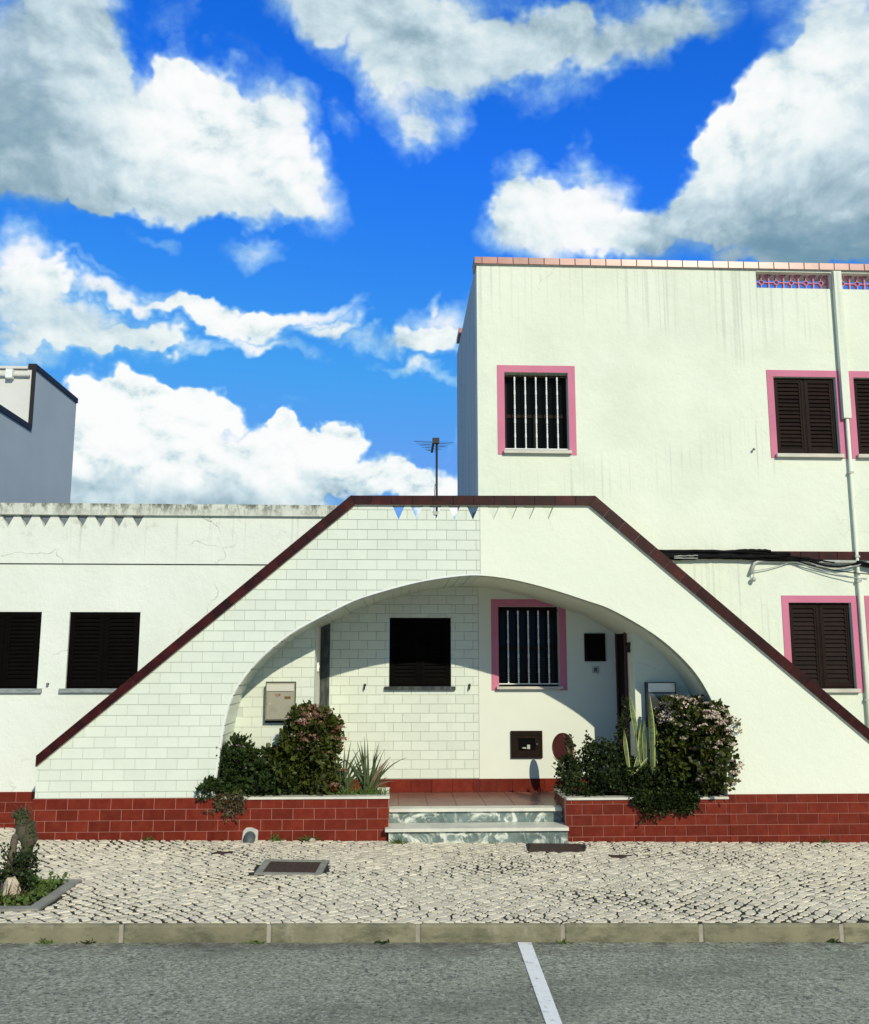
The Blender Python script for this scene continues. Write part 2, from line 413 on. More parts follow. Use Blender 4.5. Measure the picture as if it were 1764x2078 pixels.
m_maroon = M('maroon_lacquer', (.11, .012, .010), 0.4, (.085, .009, .008), 6, spec=.4)
m_door = M('dark_door', (.004, .0026, .002), 0.6, (.006, .004, .003), 9, spec=.05)
m_doorframe = M('maroon_frame', (.11, .020, .022), 0.6)
m_pvc = M('dark_pvc', (.10, .12, .115), 0.55, (.06, .075, .07), 8)
m_meter = M('meter_pieces', (.45, .46, .36), 0.6)
def leafm(name, a, b, isl=.45, rough=.45, trans=.25):
    m = M(name, a, rough, b, 9, nlo=.3, nhi=.7, island=isl, spec=.2)
    p = [n for n in m.node_tree.nodes if n.type == 'BSDF_PRINCIPLED'][0]
    p.inputs['Subsurface Weight'].default_value = 0.0
    return m
m_leafA = leafm('bush_leaf', (.020, .030, .004), (.066, .080, .012))
m_leafB = leafm('shrub_leaf', (.014, .030, .006), (.034, .056, .012))
m_leafC = leafm('trailing_leaf', (.009, .018, .003), (.028, .043, .008))
m_leafD = leafm('dry_leaf', (.10, .075, .035), (.055, .05, .022))
m_strap = leafm('strap_leaf', (.045, .068, .024), (.085, .11, .045), .2)
m_strapr = leafm('reddish_strap_leaf', (.24, .13, .09), (.17, .12, .075), .2)
m_grass = leafm('grass_blade', (.055, .10, .018), (.10, .14, .035), .4)
def snake_extra(nt, pos, cur, b):
    v = n_range(nt, n_noise(nt, pos, 1.0, 4, 0.6, (18, 18, 70)), 0.46, 0.60, 0, .85)
    return n_mix(nt, v, cur, (.045, .075, .030))
m_snake = M('snake_leaf', (.15, .19, .055), 0.45, (.11, .15, .05), 12, extra=snake_extra, rnd=.2)
m_snakey = M('snake_edge', (.56, .56, .20), 0.45, (.47, .48, .16), 12)
m_flowA = leafm('dry_pink_flower', (.20, .085, .050), (.36, .20, .135), .35, .8)
m_flowB = leafm('pale_pink_flower', (.56, .42, .34), (.68, .58, .47), .3, .8)
m_flowP = leafm('purple_flower', (.50, .17, .46), (.62, .28, .56), .2, .7)
m_bark = M('bark', (.085, .068, .045), 0.95, (.16, .135, .095), 14, bump=(35, 1.0, .02))
m_moss = M('mossy_bark', (.060, .072, .022), 0.95, (.105, .085, .058), 8, nlo=.42, nhi=.62, bump=(35, 1.0, .02))
m_twig = M('dark_twig', (.022, .018, .012), 0.9)
m_rock = M('pale_rock', (.62, .52, .38), 0.9, (.48, .40, .29), 9, bump=(25, .8, .02))

# ------------------------------------------------------------------ mesh helpers
WL = {}                                                 # world location of each object used as a parent
def link(o, parent, loc):
    COL.objects.link(o)
    o.location = loc
    WL[o] = Vector(loc)
    if parent is not None:
        o.parent = parent
        o.matrix_parent_inverse = Matrix.Translation(-WL[parent])
    return o
def tag(o, label, cat, group=None):
    o['label'] = label; o['category'] = cat
    if group: o['group'] = group
    return o
def thing(name, loc, label=None, cat=None, group=None):
    o = bpy.data.objects.new(name, None)
    o.empty_display_size = 0.1
    link(o, None, loc)
    if label: tag(o, label, cat, group)
    return o
def struct(o):
    o['kind'] = 'structure'; return o

class MB:
    def __init__(s): s.v, s.f, s.weld = [], [], False
    def add(s, vs, fs):
        n = len(s.v); s.v.extend(vs); s.f.extend([tuple(i + n for i in f) for f in fs]); return s
    def box(s, x0, x1, y0, y1, z0, z1):
        vs = [(x, y, z) for z in (z0, z1) for y in (y0, y1) for x in (x0, x1)]
        return s.add(vs, [(0, 2, 3, 1), (4, 5, 7, 6), (0, 1, 5, 4), (2, 6, 7, 3), (0, 4, 6, 2), (1, 3, 7, 5)])
    def bbox(s, x0, x1, y0, y1, z0, z1, c=0.004):     # box with a chamfered front (towards -Y)
        return s.plate([(x0, z0), (x1, z0), (x1, z1), (x0, z1)], y0, y1 - y0, c)
    def prism(s, loops, y0, y1):                        # outline in X, Z (first loop outer, the rest holes)
        flat = [p for l in loops for p in l]
        edges, k = [], 0
        for l in loops:
            edges += [(k + i, k + (i + 1) % len(l)) for i in range(len(l))]; k += len(l)
        if len(loops) == 1 and len(flat) <= 4: cv = flat; tri = [tuple(range(len(flat)))]
        else:
            rv = delaunay_2d_cdt([Vector((p[0], p[1])) for p in flat], edges, [], 0, 1e-6)
            cv = [(v.x, v.y) for v in rv[0]]; tri = []
            for t in rv[2]:
                c = (sum(cv[i][0] for i in t) / len(t), sum(cv[i][1] for i in t) / len(t))
                if sum(inside(c, l) for l in loops) == 1: tri.append(tuple(t))
        m = len(cv)
        s.add([(p[0], y0, p[1]) for p in cv] + [(p[0], y1, p[1]) for p in cv], tri + [tuple(i + m for i in reversed(t)) for t in tri])
        s.weld = True
        n = len(flat)
        vs = [(p[0], y0, p[1]) for p in flat] + [(p[0], y1, p[1]) for p in flat]
        fs = []
        k = 0
        for l in loops:
            m = len(l)
            for i in range(m):
                a, b = k + i, k + (i + 1) % m
                fs.append((a, b, b + n, a + n))
            k += m
        return s.add(vs, fs)
    def plate(s, poly, y, t, c=0.002):                  # convex tile: front face at y, bevelled edge, body of depth t
        m = len(poly)
        cx = sum(p[0] for p in poly) / m; cz = sum(p[1] for p in poly) / m
        def ins(p):
            dx, dz = p[0] - cx, p[1] - cz; l = math.hypot(dx, dz) or 1
            k = max(0.0, 1 - 1.4 * c / l)
            return (cx + dx * k, cz + dz * k)
        q = [ins(p) for p in poly]
        vs = [(p[0], y, p[1]) for p in q] + [(p[0], y + c, p[1]) for p in poly] + [(p[0], y + t, p[1]) for p in poly]
        fs = [tuple(range(m)), tuple(range(3 * m - 1, 2 * m - 1, -1))]
        for i in range(m):
            j = (i + 1) % m
            fs += [(i, i + m, j + m, j), (i + m, i + 2 * m, j + 2 * m, j + m)]
        return s.add(vs, fs)
    def slab(s, poly, z0, z1, c=0.004, zf=None):        # outline in X, Y, standing from z0 to z1 (zf adds the ground slope)
        m = len(poly); zf = zf or (lambda X: 0.0)
        cx = sum(p[0] for p in poly) / m; cy = sum(p[1] for p in poly) / m
        q = []
        for p in poly:
            dx, dy = p[0] - cx, p[1] - cy; l = math.hypot(dx, dy) or 1
            k = max(0.0, 1 - 1.4 * c / l); q.append((cx + dx * k, cy + dy * k))
        vs = [(p[0], p[1], z1 + zf(p[0])) for p in q] + [(p[0], p[1], z1 - c + zf(p[0])) for p in poly] + [(p[0], p[1], z0 + zf(p[0])) for p in poly]
        fs = [tuple(range(m)), tuple(range(3 * m - 1, 2 * m - 1, -1))]
        for i in range(m):
            j = (i + 1) % m
            fs += [(i, i + m, j + m, j), (i + m, i + 2 * m, j + 2 * m, j + m)]
        return s.add(vs, fs)
    def tube(s, path, rad, n=8, caps=True):
        path = [Vector(p) for p in path]
        if not isinstance(rad, (list, tuple)): rad = [rad] * len(path)
        rings = []
        up = None
        for i, p in enumerate(path):
            t = (path[min(i + 1, len(path) - 1)] - path[max(i - 1, 0)]).normalized()
            if up is None:
                up = Vector((0, 0, 1)) if abs(t.z) < 0.9 else Vector((1, 0, 0))
            a = t.cross(up).normalized(); b = a.cross(t).normalized(); up = b
            rings.append([tuple(p + (a * math.cos(2 * PI * k / n) + b * math.sin(2 * PI * k / n)) * rad[i]) for k in range(n)])
        vs = [q for r in rings for q in r]
        fs = []
        for i in range(len(path) - 1):
            for k in range(n):
                a, b = i * n + k, i * n + (k + 1) % n
                fs.append((a, b, b + n, a + n))
        if caps:
            fs += [tuple(range(n - 1, -1, -1)), tuple(range((len(path) - 1) * n, len(path) * n))]
        return s.add(vs, fs)
    def build(s, name, mat, parent=None, smooth=False, loc=(0, 0, 0), recalc=True, mats=None):
        me = bpy.data.meshes.new(name)
        me.from_pydata(s.v, [], s.f)
        if recalc:
            bm = bmesh.new(); bm.from_mesh(me)
            if s.weld: bmesh.ops.remove_doubles(bm, verts=bm.verts, dist=2e-5)
            bmesh.ops.recalc_face_normals(bm, faces=bm.faces); bm.to_mesh(me); bm.free()
        for q in (mats or [mat]): me.materials.append(q)
        if smooth: me.polygons.foreach_set('use_smooth', [True] * len(me.polygons))
        me.update()
        o = bpy.data.objects.new(name, me)
        return link(o, parent, loc)
def inst(name, src, parent, loc):
    o = bpy.data.objects.new(name, src.data if hasattr(src, 'data') else src)
    return link(o, parent, loc)

def clip(poly, a, b, c):                                # keep a*x + b*z <= c
    out = []
    for i in range(len(poly)):
        p, q = poly[i], poly[(i + 1) % len(poly)]
        dp, dq = a * p[0] + b * p[1] - c, a * q[0] + b * q[1] - c
        if dp <= 0: out.append(p)
        if dp * dq < 0:
            t = dp / (dp - dq); out.append((p[0] + (q[0] - p[0]) * t, p[1] + (q[1] - p[1]) * t))
    return out
def area(p): return 0.5 * abs(sum(p[i][0] * p[(i + 1) % len(p)][1] - p[(i + 1) % len(p)][0] * p[i][1] for i in range(len(p)))) if len(p) > 2 else 0
def inside(pt, poly):
    x, z = pt; r = False
    for i in range(len(poly)):
        (x1, z1), (x2, z2) = poly[i], poly[i - 1]
        if (z1 > z) != (z2 > z) and x < (x2 - x1) * (z - z1) / (z2 - z1) + x1: r = not r
    return r
def tidy(p):
    out = []
    for q in p:
        if not out or math.hypot(q[0] - out[-1][0], q[1] - out[-1][1]) > 1e-4: out.append(q)
    if len(out) > 1 and math.hypot(out[0][0] - out[-1][0], out[0][1] - out[-1][1]) < 1e-4: out.pop()
    return out
_tile_cache = {}
def put_tile(name, mat, parent, poly, y, t=0.008, full=None):
    poly = tidy(poly)
    if len(poly) < 3 or area(poly) < 4e-5: return None
    if full and len(poly) == 4 and abs(area(poly) - full[0] * full[1]) < 1e-6:
        key = (name, mat.name, full, t)
        x0 = min(p[0] for p in poly); z0 = min(p[1] for p in poly)
        if key not in _tile_cache:
            o = MB().plate([(0, 0), (full[0], 0), (full[0], full[1]), (0, full[1])], 0, t).build(name, mat, parent, loc=(x0, y, z0))
            _tile_cache[key] = o.data
            return o
        return inst(name, _tile_cache[key], parent, (x0, y, z0))
    return MB().plate(poly, y, t).build(name, mat, parent)
# ------------------------------------------------------------------ key planes and levels
YF, YH, YB = 9.50, 10.15, 10.90        # stair wall front, house fronts, porch back wall
XS = WX(975, 1100, YF)                 # joint of the tiled and the rendered half
XE = WX(970, 900, YH)                  # left edge of the tall house
XSB = WX(972, 1400, YB)                # the same joint on the porch back wall
XL, XR = WX(638, 1400, YH), WX(1289, 1400, YH)   # corners of the porch recess
ZFL = 0.27                             # porch floor
ZB_L = WZ(300, 1620, YF)               # top of red base, left
ZB_R = WZ(1600, 1611, YF)              # top of red base, right
XW0 = WX(74, 1556, YF)                 # left end of stair wall
XW1 = 7.2
ROWH, TW = 0.1035, 0.2035              # tile course and tile length with joint
TJ = 0.0038

arch_px = [(436, 1625), (438, 1580), (444.7, 1538), (456.6, 1462.7), (472, 1412), (499, 1370), (530, 1335), (583, 1291), (635, 1261), (704, 1226),
           (746, 1209.6), (849, 1181), (930, 1169.5), (975, 1167.5), (1043, 1176), (1128, 1198), (1200, 1222), (1240.5, 1236), (1322.6, 1282.7), (1378, 1328), (1418, 1373),
           (1444, 1419), (1459, 1455), (1466, 1490), (1475, 1560), (1479, 1625)]
actl = [W(x, y, YF) for x, y in arch_px]
actl[0] = (actl[0][0], -0.4); actl[-1] = (actl[-1][0], -0.4)
def catmull(p, n=6):
    out = []
    for i in range(len(p) - 1):
        a, b, c, d = p[max(i - 1, 0)], p[i], p[i + 1], p[min(i + 2, len(p) - 1)]
        if i == 0: a = b
        if i == len(p) - 2: d = c
        for k in range(n):
            t = k / n
            out.append(tuple(0.5 * (2 * b[j] + (c[j] - a[j]) * t + (2 * a[j] - 5 * b[j] + 4 * c[j] - d[j]) * t * t + (-a[j] + 3 * b[j] - 3 * c[j] + d[j]) * t ** 3) for j in (0, 1)))
    out.append(p[-1]); return out
mid = catmull(actl[1:-1], 6)
# smooth the surveyed curve a little
for _ in range(6):
    mid = [mid[0]] + [tuple((mid[i - 1][j] + 2 * mid[i][j] + mid[i + 1][j]) / 4 for j in (0, 1)) for i in range(1, len(mid) - 1)] + [mid[-1]]
ARCH = [(mid[0][0], -0.4)] + mid + [(mid[-1][0], -0.4)]
OPEN = ARCH
def arch_z(x):
    best = None
    for i in range(len(ARCH) - 1):
        (x0, z0), (x1, z1) = ARCH[i], ARCH[i + 1]
        if x0 <= x <= x1 and x1 > x0: return z0 + (z1 - z0) * (x - x0) / (x1 - x0)
    return 0
ia = min(range(len(ARCH)), key=lambda i: abs(ARCH[i][0] - XS))
za = arch_z(XS)
AL = [p for p in ARCH if p[0] < XS - 1e-3] + [(XS, za)]
AR = [(XS, za)] + [p for p in ARCH if p[0] > XS + 1e-3]

cop_b = [W(74, 1556, YF), W(721, 1025, YF), W(1195, 1027, YF)]
cop_t = [W(75.4, 1533, YF), W(712, 1006.5, YF), W(1207, 1007, YF)]
sb = W(1764, 1505, YF); st_ = W(1764, 1481, YF)
def ext(a, b, X): t = (X - a[0]) / (b[0] - a[0]); return (X, a[1] + (b[1] - a[1]) * t)
cop_b[0] = (XW0, cop_b[0][1]); cop_t[0] = (XW0, cop_t[0][1])
XC = min(ext(cop_b[2], sb, 6.0)[0], 6.0)
zend = 0.55
tX = cop_b[2][0] + (sb[0] - cop_b[2][0]) * (zend - cop_b[2][1]) / (sb[1] - cop_b[2][1])
cop_b.append(ext(cop_b[2], sb, tX)); cop_t.append(ext(cop_t[2], st_, tX))
XW1 = tX
zf_l = cop_b[1][1]
ztop_flat = cop_b[1][1] + 0.03

# ------------------------------------------------------------------ ground: road, kerb, pavement
YK0, YK1 = G(800, 1913, -0.115)[1], G(800, 1874)[1]     # kerb face and kerb back
def sheet(name, x0, x1, y0, y1, off, mat, kind='structure', nx=1):
    mb = MB()
    mb.add([(x0, y0, off + gz(x0)), (x1, y0, off + gz(x1)), (x1, y1, off + gz(x1)), (x0, y1, off + gz(x0))], [(0, 1, 2, 3)])
    o = mb.build(name, mat, recalc=False)
    if kind: o['kind'] = kind
    return o
ground = sheet('ground', -300, 300, -300, 300, -0.40, m_concrete)
road = sheet('road', -60, 60, -14, YK0 + 0.02, -0.115, m_road)
pav = sheet('pavement', -60, 60, YK1 - 0.01, YH + 0.3, -0.0065, m_joint)

ln = [G(1049, 1910, -0.115), G(1077, 1910, -0.115), G(1141, 2078, -0.115), G(1108, 2078, -0.115)]
def extl(a, b, y): t = (y - a[1]) / (b[1] - a[1]); return (a[0] + (b[0] - a[0]) * t, y)
l0, l1 = extl(ln[0], ln[3], YK0 - .01), extl(ln[1], ln[2], YK0 - .01)
l2, l3 = extl(ln[1], ln[2], 2.2), extl(ln[0], ln[3], 2.2)
MB().add([(p[0], p[1], -0.111 + gz(p[0])) for p in (l3, l2, l1, l0)], [(0, 1, 2, 3)]).build('parking_line', m_line, road, recalc=False)

kerb = struct(thing('kerb', (0, YK0, 0)))
jx = [G(x, 1913, -0.115)[0] for x in (245, 545, 848, 1143, 1425, 1712)]
pitch = (jx[-1] - jx[0]) / 5
joints = [jx[0] - pitch * k for k in range(4, 0, -1)] + jx + [jx[-1] + pitch * k for k in range(1, 5)]
for a, b in zip(joints[:-1], joints[1:]):
    x0, x1 = a + .013, b - .013
    mb = MB()
    sec = [(YK0 + .004, -0.30), (YK0, -0.02), (YK0 + .005, -0.006), (YK0 + .02, 0.0), (YK1, 0.002), (YK1, -0.30)]
    vs = []
    for X in (x0, x0 + .012, x1 - .012, x1):
        k = .006 if X in (x0, x1) else 0
        vs += [(X, y + (k if i < 3 else 0), z - k * (1 if i in (2, 3, 4) else 0) + gz(X)) for i, (y, z) in enumerate(sec)]
    n = len(sec); fs = []
    for j in range(3):
        for i in range(n):
            p, q = j * n + i, j * n + (i + 1) % n
            fs.append((p, q, q + n, p + n))
    fs += [tuple(range(n)), tuple(range(3 * n, 4 * n))]
    mb.add(vs, fs).build('kerbstone', m_kerb, kerb)
mb = MB()
for j in joints: mb.box(j - .0135, j + .0135, YK0 + .005, YK1 - .003, -0.35 + gz(j), -.005 + gz(j))
mb.build('mortar_joints', m_kmortar, kerb)

# fittings let into the pavement, kept clear of cobbles
def gquad(pts): return [G(x, y) for x, y in pts]
cover_a = gquad([(516, 1774), (652, 1776), (667, 1747), (538, 1745)])
cover_b = gquad([(1072, 1728), (1186, 1729), (1180, 1712), (1074, 1711)])
lid_a = gquad([(436, 1733), (463, 1733), (470, 1728), (441, 1728)])
lid_b = gquad([(1240, 1740), (1273, 1740), (1271, 1735), (1240, 1735)])
bed_px = [(-140, 1850), (78, 1848), (166, 1788), (-140, 1783)]
bed = gquad(bed_px)
ZONES = [cover_a, cover_b, lid_a, lid_b, bed]

def cobbles():
    cell, ang = 0.077, R(43)
    ca, sa = math.cos(ang), math.sin(ang)
    rs = np.random.default_rng(5)
    span = 160
    # rows wander: low-frequency warp + per-corner jitter of a shared lattice
    ji = rs.normal(0, 0.0100, (2 * span + 2, 2 * span + 2, 2))
    def corner(i, j):
        u, v = i * cell, j * cell * 0.98
        u += 0.035 * math.sin(v * 1.7 + 1) + 0.02 * math.sin(v * 4.1)
        v += 0.04 * math.sin(u * 1.3) + 0.02 * math.sin(u * 3.7 + 2)
        x, y = u * ca - v * sa, u * sa + v * ca
        d = ji[i + span, j + span]
        return (x + d[0] + 0.3, y + d[1] + 8.0)
    stones = []
    for i in range(-span, span):
        for j in range(-span, span):
            x0, y0 = (i * ca - j * sa) * cell + .3, (i * sa + j * ca) * cell + 8.0
            if not (-6.2 < x0 < 7.2 and YK1 - .1 < y0 < YH + .1): continue
            q = [corner(i, j), corner(i + 1, j), corner(i + 1, j + 1), corner(i, j + 1)]
            lim = YF - 0.004 if sum(p[0] for p in q) / 4 > XW0 - .02 else YH - 0.02
            cx = sum(p[0] for p in q) / 4; cy = sum(p[1] for p in q) / 4
            if any(inside((cx, cy), z) for z in ZONES): continue
            q = clip(q, 0, -1, -(YK1 + .006)); 
            if len(q) > 2: q = clip(q, 0, 1, lim)
            q = tidy(q)
            if len(q) < 3 or area(q) < 0.0012: continue
            bad = False
            for z in ZONES:
                if any(inside(p, z) for p in q):
                    # shrink away from the fitting
                    q = [p if not inside(p, z) else (cx + (p[0] - cx) * .45, cy + (p[1] - cy) * .45) for p in q]
            cx = sum(p[0] for p in q) / len(q); cy = sum(p[1] for p in q) / len(q)
            wide = max(0.0, math.sin(cx * 2.1 + 1.3 * math.sin(cy * 2.7)) * math.sin(cy * 3.1 + cx * .8) + .25)
            gap = rs.uniform(0.0025, 0.0070) + wide * rs.uniform(.002, .0095)
            pp = []
            for p in q:
                dx, dy = p[0] - cx, p[1] - cy; l = math.hypot(dx, dy)
                k = max(.3, 1 - (gap * 1.3 + rs.uniform(0, .007)) / l); pp.append((cx + dx * k, cy + dy * k))
            stones.append((cx, cy, pp, rs.normal(0, .0014), rs.normal(0, .018), rs.normal(0, .022)))
    def stone_mesh(mb, s, ox=0, oy=0, oz=0):
        cx, cy, pp, h, tx, ty = s
        # cut corners so that no stone is a clean four-sided block
        poly = []
        m = len(pp)
        for k in range(m):
            a, b, c = pp[k - 1], pp[k], pp[(k + 1) % m]
            f1, f2 = rs.uniform(.03, .17), rs.uniform(.03, .17)
            poly += [(b[0] + (a[0] - b[0]) * f1, b[1] + (a[1] - b[1]) * f1), (b[0] + (c[0] - b[0]) * f2, b[1] + (c[1] - b[1]) * f2)]
        n = len(poly)
        def zz(x, y, e): return gz(x) + h + (x - cx) * tx + (y - cy) * ty + e
        vs = []
        for (x, y) in poly:
            k = 0.93
            X, Yv = cx + (x - cx) * k, cy + (y - cy) * k
            vs.append((X - ox, Yv - oy, zz(X, Yv, 0.001 + rs.normal(0, .0009)) - oz))
        vs += [(x - ox, y - oy, zz(x, y, -0.0035) - oz) for x, y in poly]
        vs += [(x - ox, y - oy, gz(x) - 0.035 - oz) for x, y in poly]
        fs = [tuple(range(n))]
        for k in range(n):
            j = (k + 1) % n
            fs += [(k, k + n, j + n, j), (k + n, k + 2 * n, j + 2 * n, j + n)]
        mb.add(vs, fs)
    # the 300 that show largest: nearest to the kerb and in view
    def in_view(s): return -3.05 < s[0] < 3.55
    near = sorted([s for s in stones if in_view(s)], key=lambda s: s[1] + 0.02 * abs(s[0]))[:300]
    ids = set(id(s) for s in near)
    mb = MB()
    for s in stones:
        if id(s) in ids:
            m2 = MB(); stone_mesh(m2, s, s[0], s[1], gz(s[0]))
            m2.build('cobblestone', m_cobble1, pav, recalc=False, loc=(s[0], s[1], gz(s[0])))
        else: stone_mesh(mb, s)
    o = mb.build('cobblestones', m_cobble, pav, recalc=False)
    o['kind'] = 'stuff'
cobbles()

# ------------------------------------------------------------------ the arched stair wall
def tiles_region(parent, y, polys_fn, x0, x1, z0, z1, off=0.0, mat=m_tile, name='tile', row=ROWH, tw=TW, cap=300, zs=None):
    tj = .0062 if mat is m_rtile else TJ
    rows = int(math.ceil((z1 - z0) / row)) + 1
    made = 0
    for r in range(rows):
        za_, zb_ = z0 + r * row, z0 + (r + 1) * row - tj
        sh = (r % 2) * tw / 2 + off
        n0 = int(math.floor((x0 - sh) / tw)) - 1
        for c in range(n0, int((x1 - sh) / tw) + 2):
            xa, xb = sh + c * tw, sh + (c + 1) * tw - tj
            for poly in polys_fn([(xa, za_), (xb, za_), (xb, zb_), (xa, zb_)]):
                if put_tile(name, mat, parent, poly, y, full=(round(tw - tj, 6), round(row - tj, 6))): made += 1
    return made

SW = thing('arched_stair_wall', (XS, YF, 0), 'stepped stair wall with an arch, left half white tiled, right half plain, dark red coping', 'stair wall')
# triangular openings in the parapet
apx = [809, 846, 884, 922, 960, 1002, 1039, 1075, 1113]
tri_holes = []
for x in apx:
    X, z = W(x, 1054.5, YF)
    zt = WZ(x, 1024.0, YF)
    h = 13.4 / 1892 * 9.6
    tri_holes.append([(X, z), (X + h, zt), (X - h, zt)])
YPB = YF + 0.125
top_z = lambda: 0
slope_l = (cop_b[0], cop_b[1]); 
def up(p, d=0.025): return (p[0], p[1] + d)
outL = [(XW0, -0.4)] + AL + [up((XS, cop_b[1][1] + (cop_b[2][1] - cop_b[1][1]) * (XS - cop_b[1][0]) / (cop_b[2][0] - cop_b[1][0]))), up(cop_b[1]), up(cop_b[0], .02)]
holesL = [h for h in tri_holes if h[1][0] < XS]
holesR = [h for h in tri_holes if h[1][0] >= XS]
MB().prism([outL] + holesL, YF + .0075, YPB).build('tiled_wall', m_grout, SW)
outR = AR + [(XW1, -0.4), up(cop_b[3], .02), up(cop_b[2]), up((XS, cop_b[1][1] + (cop_b[2][1] - cop_b[1][1]) * (XS - cop_b[1][0]) / (cop_b[2][0] - cop_b[1][0])))]
MB().prism([outR] + holesR, YF, YPB).build('rendered_wall', m_stairw, SW)
# white edge strip along the tiled arch
mb = MB()
A2 = [p for p in AL if p[1] > ZB_L - .01]
for i in range(len(A2) - 1):
    (x0, z0), (x1, z1) = A2[i], A2[i + 1]
    dx, dz = x1 - x0, z1 - z0; l = math.hypot(dx, dz); nx, nz = -dz / l * .014, dx / l * .014
    a, b, c, d = (x0, z0), (x1, z1), (x1 + nx, z1 + nz), (x0 + nx, z0 + nz)
    mb.add([(p[0], y, p[1]) for y in (YF - .002, YF + .012) for p in (a, b, c, d)], [(0, 1, 2, 3), (0, 4, 5, 1), (3, 2, 6, 7)])
mb.build('arch_edge_strip', m_whitepl, SW)
# tiles of the left half: clipped to the coping, the arch and the parapet openings
sl_a, sl_b = cop_b[0], cop_b[1]
sdx, sdz = sl_b[0] - sl_a[0], sl_b[1] - sl_a[1]; sl = math.hypot(sdx, sdz)
hole_z0 = min(h[0][1] for h in holesL)
def left_tiles(q):
    q = clip(q, -1, 0, -XW0 - .002)
    if len(q) > 2: q = clip(q, 1, 0, XS - .004)
    if len(q) > 2: q = clip(q, 0, -1, -ZB_L - .003)
    if len(q) > 2: q = clip(q, 0, 1, zf_l + .003)
    if len(q) > 2: q = clip(q, -sdz / sl, sdx / sl, (-sdz * sl_a[0] + sdx * sl_a[1]) / sl + .004)
    if len(q) < 3: return []
    ins = [inside(p, OPEN) for p in q]
    cx = sum(p[0] for p in q) / len(q); cz = sum(p[1] for p in q) / len(q)
    if all(ins) and inside((cx, cz), OPEN): return []
    near = min(((ARCH[i][0] - cx) ** 2 + (ARCH[i][1] - cz) ** 2, i) for i in range(len(ARCH)))
    if near[0] < 0.04:
        i = near[1]; a, b = ARCH[max(i - 1, 0)], ARCH[min(i + 1, len(ARCH) - 1)]
        dx, dz = b[0] - a[0], b[1] - a[1]; l = math.hypot(dx, dz)
        nx, nz = -dz / l, dx / l                       # pointing out of the opening
        q = clip(q, -nx, -nz, -(nx * ARCH[i][0] + nz * ARCH[i][1]) - .0125)
        if len(q) < 3: return []
    # cut round the triangular openings
    out = [q]
    if max(p[1] for p in q) > hole_z0 + .004:
        for h in holesL:
            nxt = []
            for p in out:
                (hx, hz), (rx, rz), (lx, lz) = h
                dr, dl = (rx - hx, rz - hz), (lx - hx, lz - hz)
                left = clip(p, -dl[1], dl[0], -dl[1] * hx + dl[0] * hz - 0) if False else None
                # piece left of the opening and piece right of it
                ll = math.hypot(*dl); lr = math.hypot(*dr)
                a = clip(p, dl[1] / ll, -dl[0] / ll, (dl[1] * hx - dl[0] * hz) / ll)
                b = clip(p, -dr[1] / lr, dr[0] / lr, (-dr[1] * hx + dr[0] * hz) / lr)
                if max(t[0] for t in p) < lx or min(t[0] for t in p) > rx: nxt.append(p)
                else: nxt += [t for t in (a, b) if len(t) > 2 and area(t) > 1e-4]
            out = nxt
    return out
zr0 = hole_z0 - math.ceil((hole_z0 - ZB_L) / ROWH) * ROWH
n_t = tiles_region(SW, YF, left_tiles, XW0, XS, zr0, zf_l + .05, off=XW0 + .03)
print('white tiles', n_t)

# coping: mortar core with tile facing
for i in range(3):
    b0, b1, t0, t1 = cop_b[i], cop_b[i + 1], cop_t[i], cop_t[i + 1]
    quad = [b0, b1, t1, t0]
    MB().prism([quad], YF - .024, YPB + .004).build('coping_core', m_mortar, SW)
    dx, dz = b1[0] - b0[0], b1[1] - b0[1]; l = math.hypot(dx, dz); dx, dz = dx / l, dz / l
    s0 = min(dx * p[0] + dz * p[1] for p in quad); s1 = max(dx * p[0] + dz * p[1] for p in quad)
    n = max(1, round((s1 - s0) / .207)); pt = (s1 - s0) / n
    for k in range(n):
        q = clip(quad, -dx, -dz, -(s0 + k * pt + .0009))
        if len(q) > 2: q = clip(q, dx, dz, s0 + (k + 1) * pt - .0009)
        if len(q) > 2: put_tile('coping_tile', m_cap, SW, q, YF - .033, .0085)
# red tile base of the stair wall; the planter fronts carry on with the same courses
zr_l = WZ(600, 1639.5, YF) - 5 * ROWH
zr_r = WZ(1400, 1629.5, YF) - 5 * ROWH
XPL0, XPL1 = WX(435.5, 1625, YF), WX(789, 1650, YF)
XPR0, XPR1 = WX(1149, 1650, YF), WX(1478.5, 1625, YF)
YBASE = YF - .016
MB().box(XW0 - .012, XPL0, YBASE + .007, YPB, -0.45, ZB_L - .001).build('base_core', m_rgrout, SW)
MB().box(XPR1, XW1 + .01, YBASE + .007, YPB, -0.45, ZB_R - .001).build('base_core', m_rgrout, SW)
def band(x0, x1, z0, z1):
    def fn(q):
        q = clip(q, -1, 0, -x0)
        if len(q) > 2: q = clip(q, 1, 0, x1)
        if len(q) > 2: q = clip(q, 0, -1, -z0)
        if len(q) > 2: q = clip(q, 0, 1, z1)
        return [q] if len(q) > 2 else []
    return fn
RTW = 0.2065
tiles_region(SW, YBASE, band(XW0 - .010, XPL0 - .001, -.32, ZB_L), XW0, XPL0, zr_l, ZB_L, off=.07, mat=m_rtile, tw=RTW)
tiles_region(SW, YBASE, band(XPR1 + .001, XW1, -.40, ZB_R), XPR1, XW1, zr_r, ZB_R, off=.02, mat=m_rtile, tw=RTW)

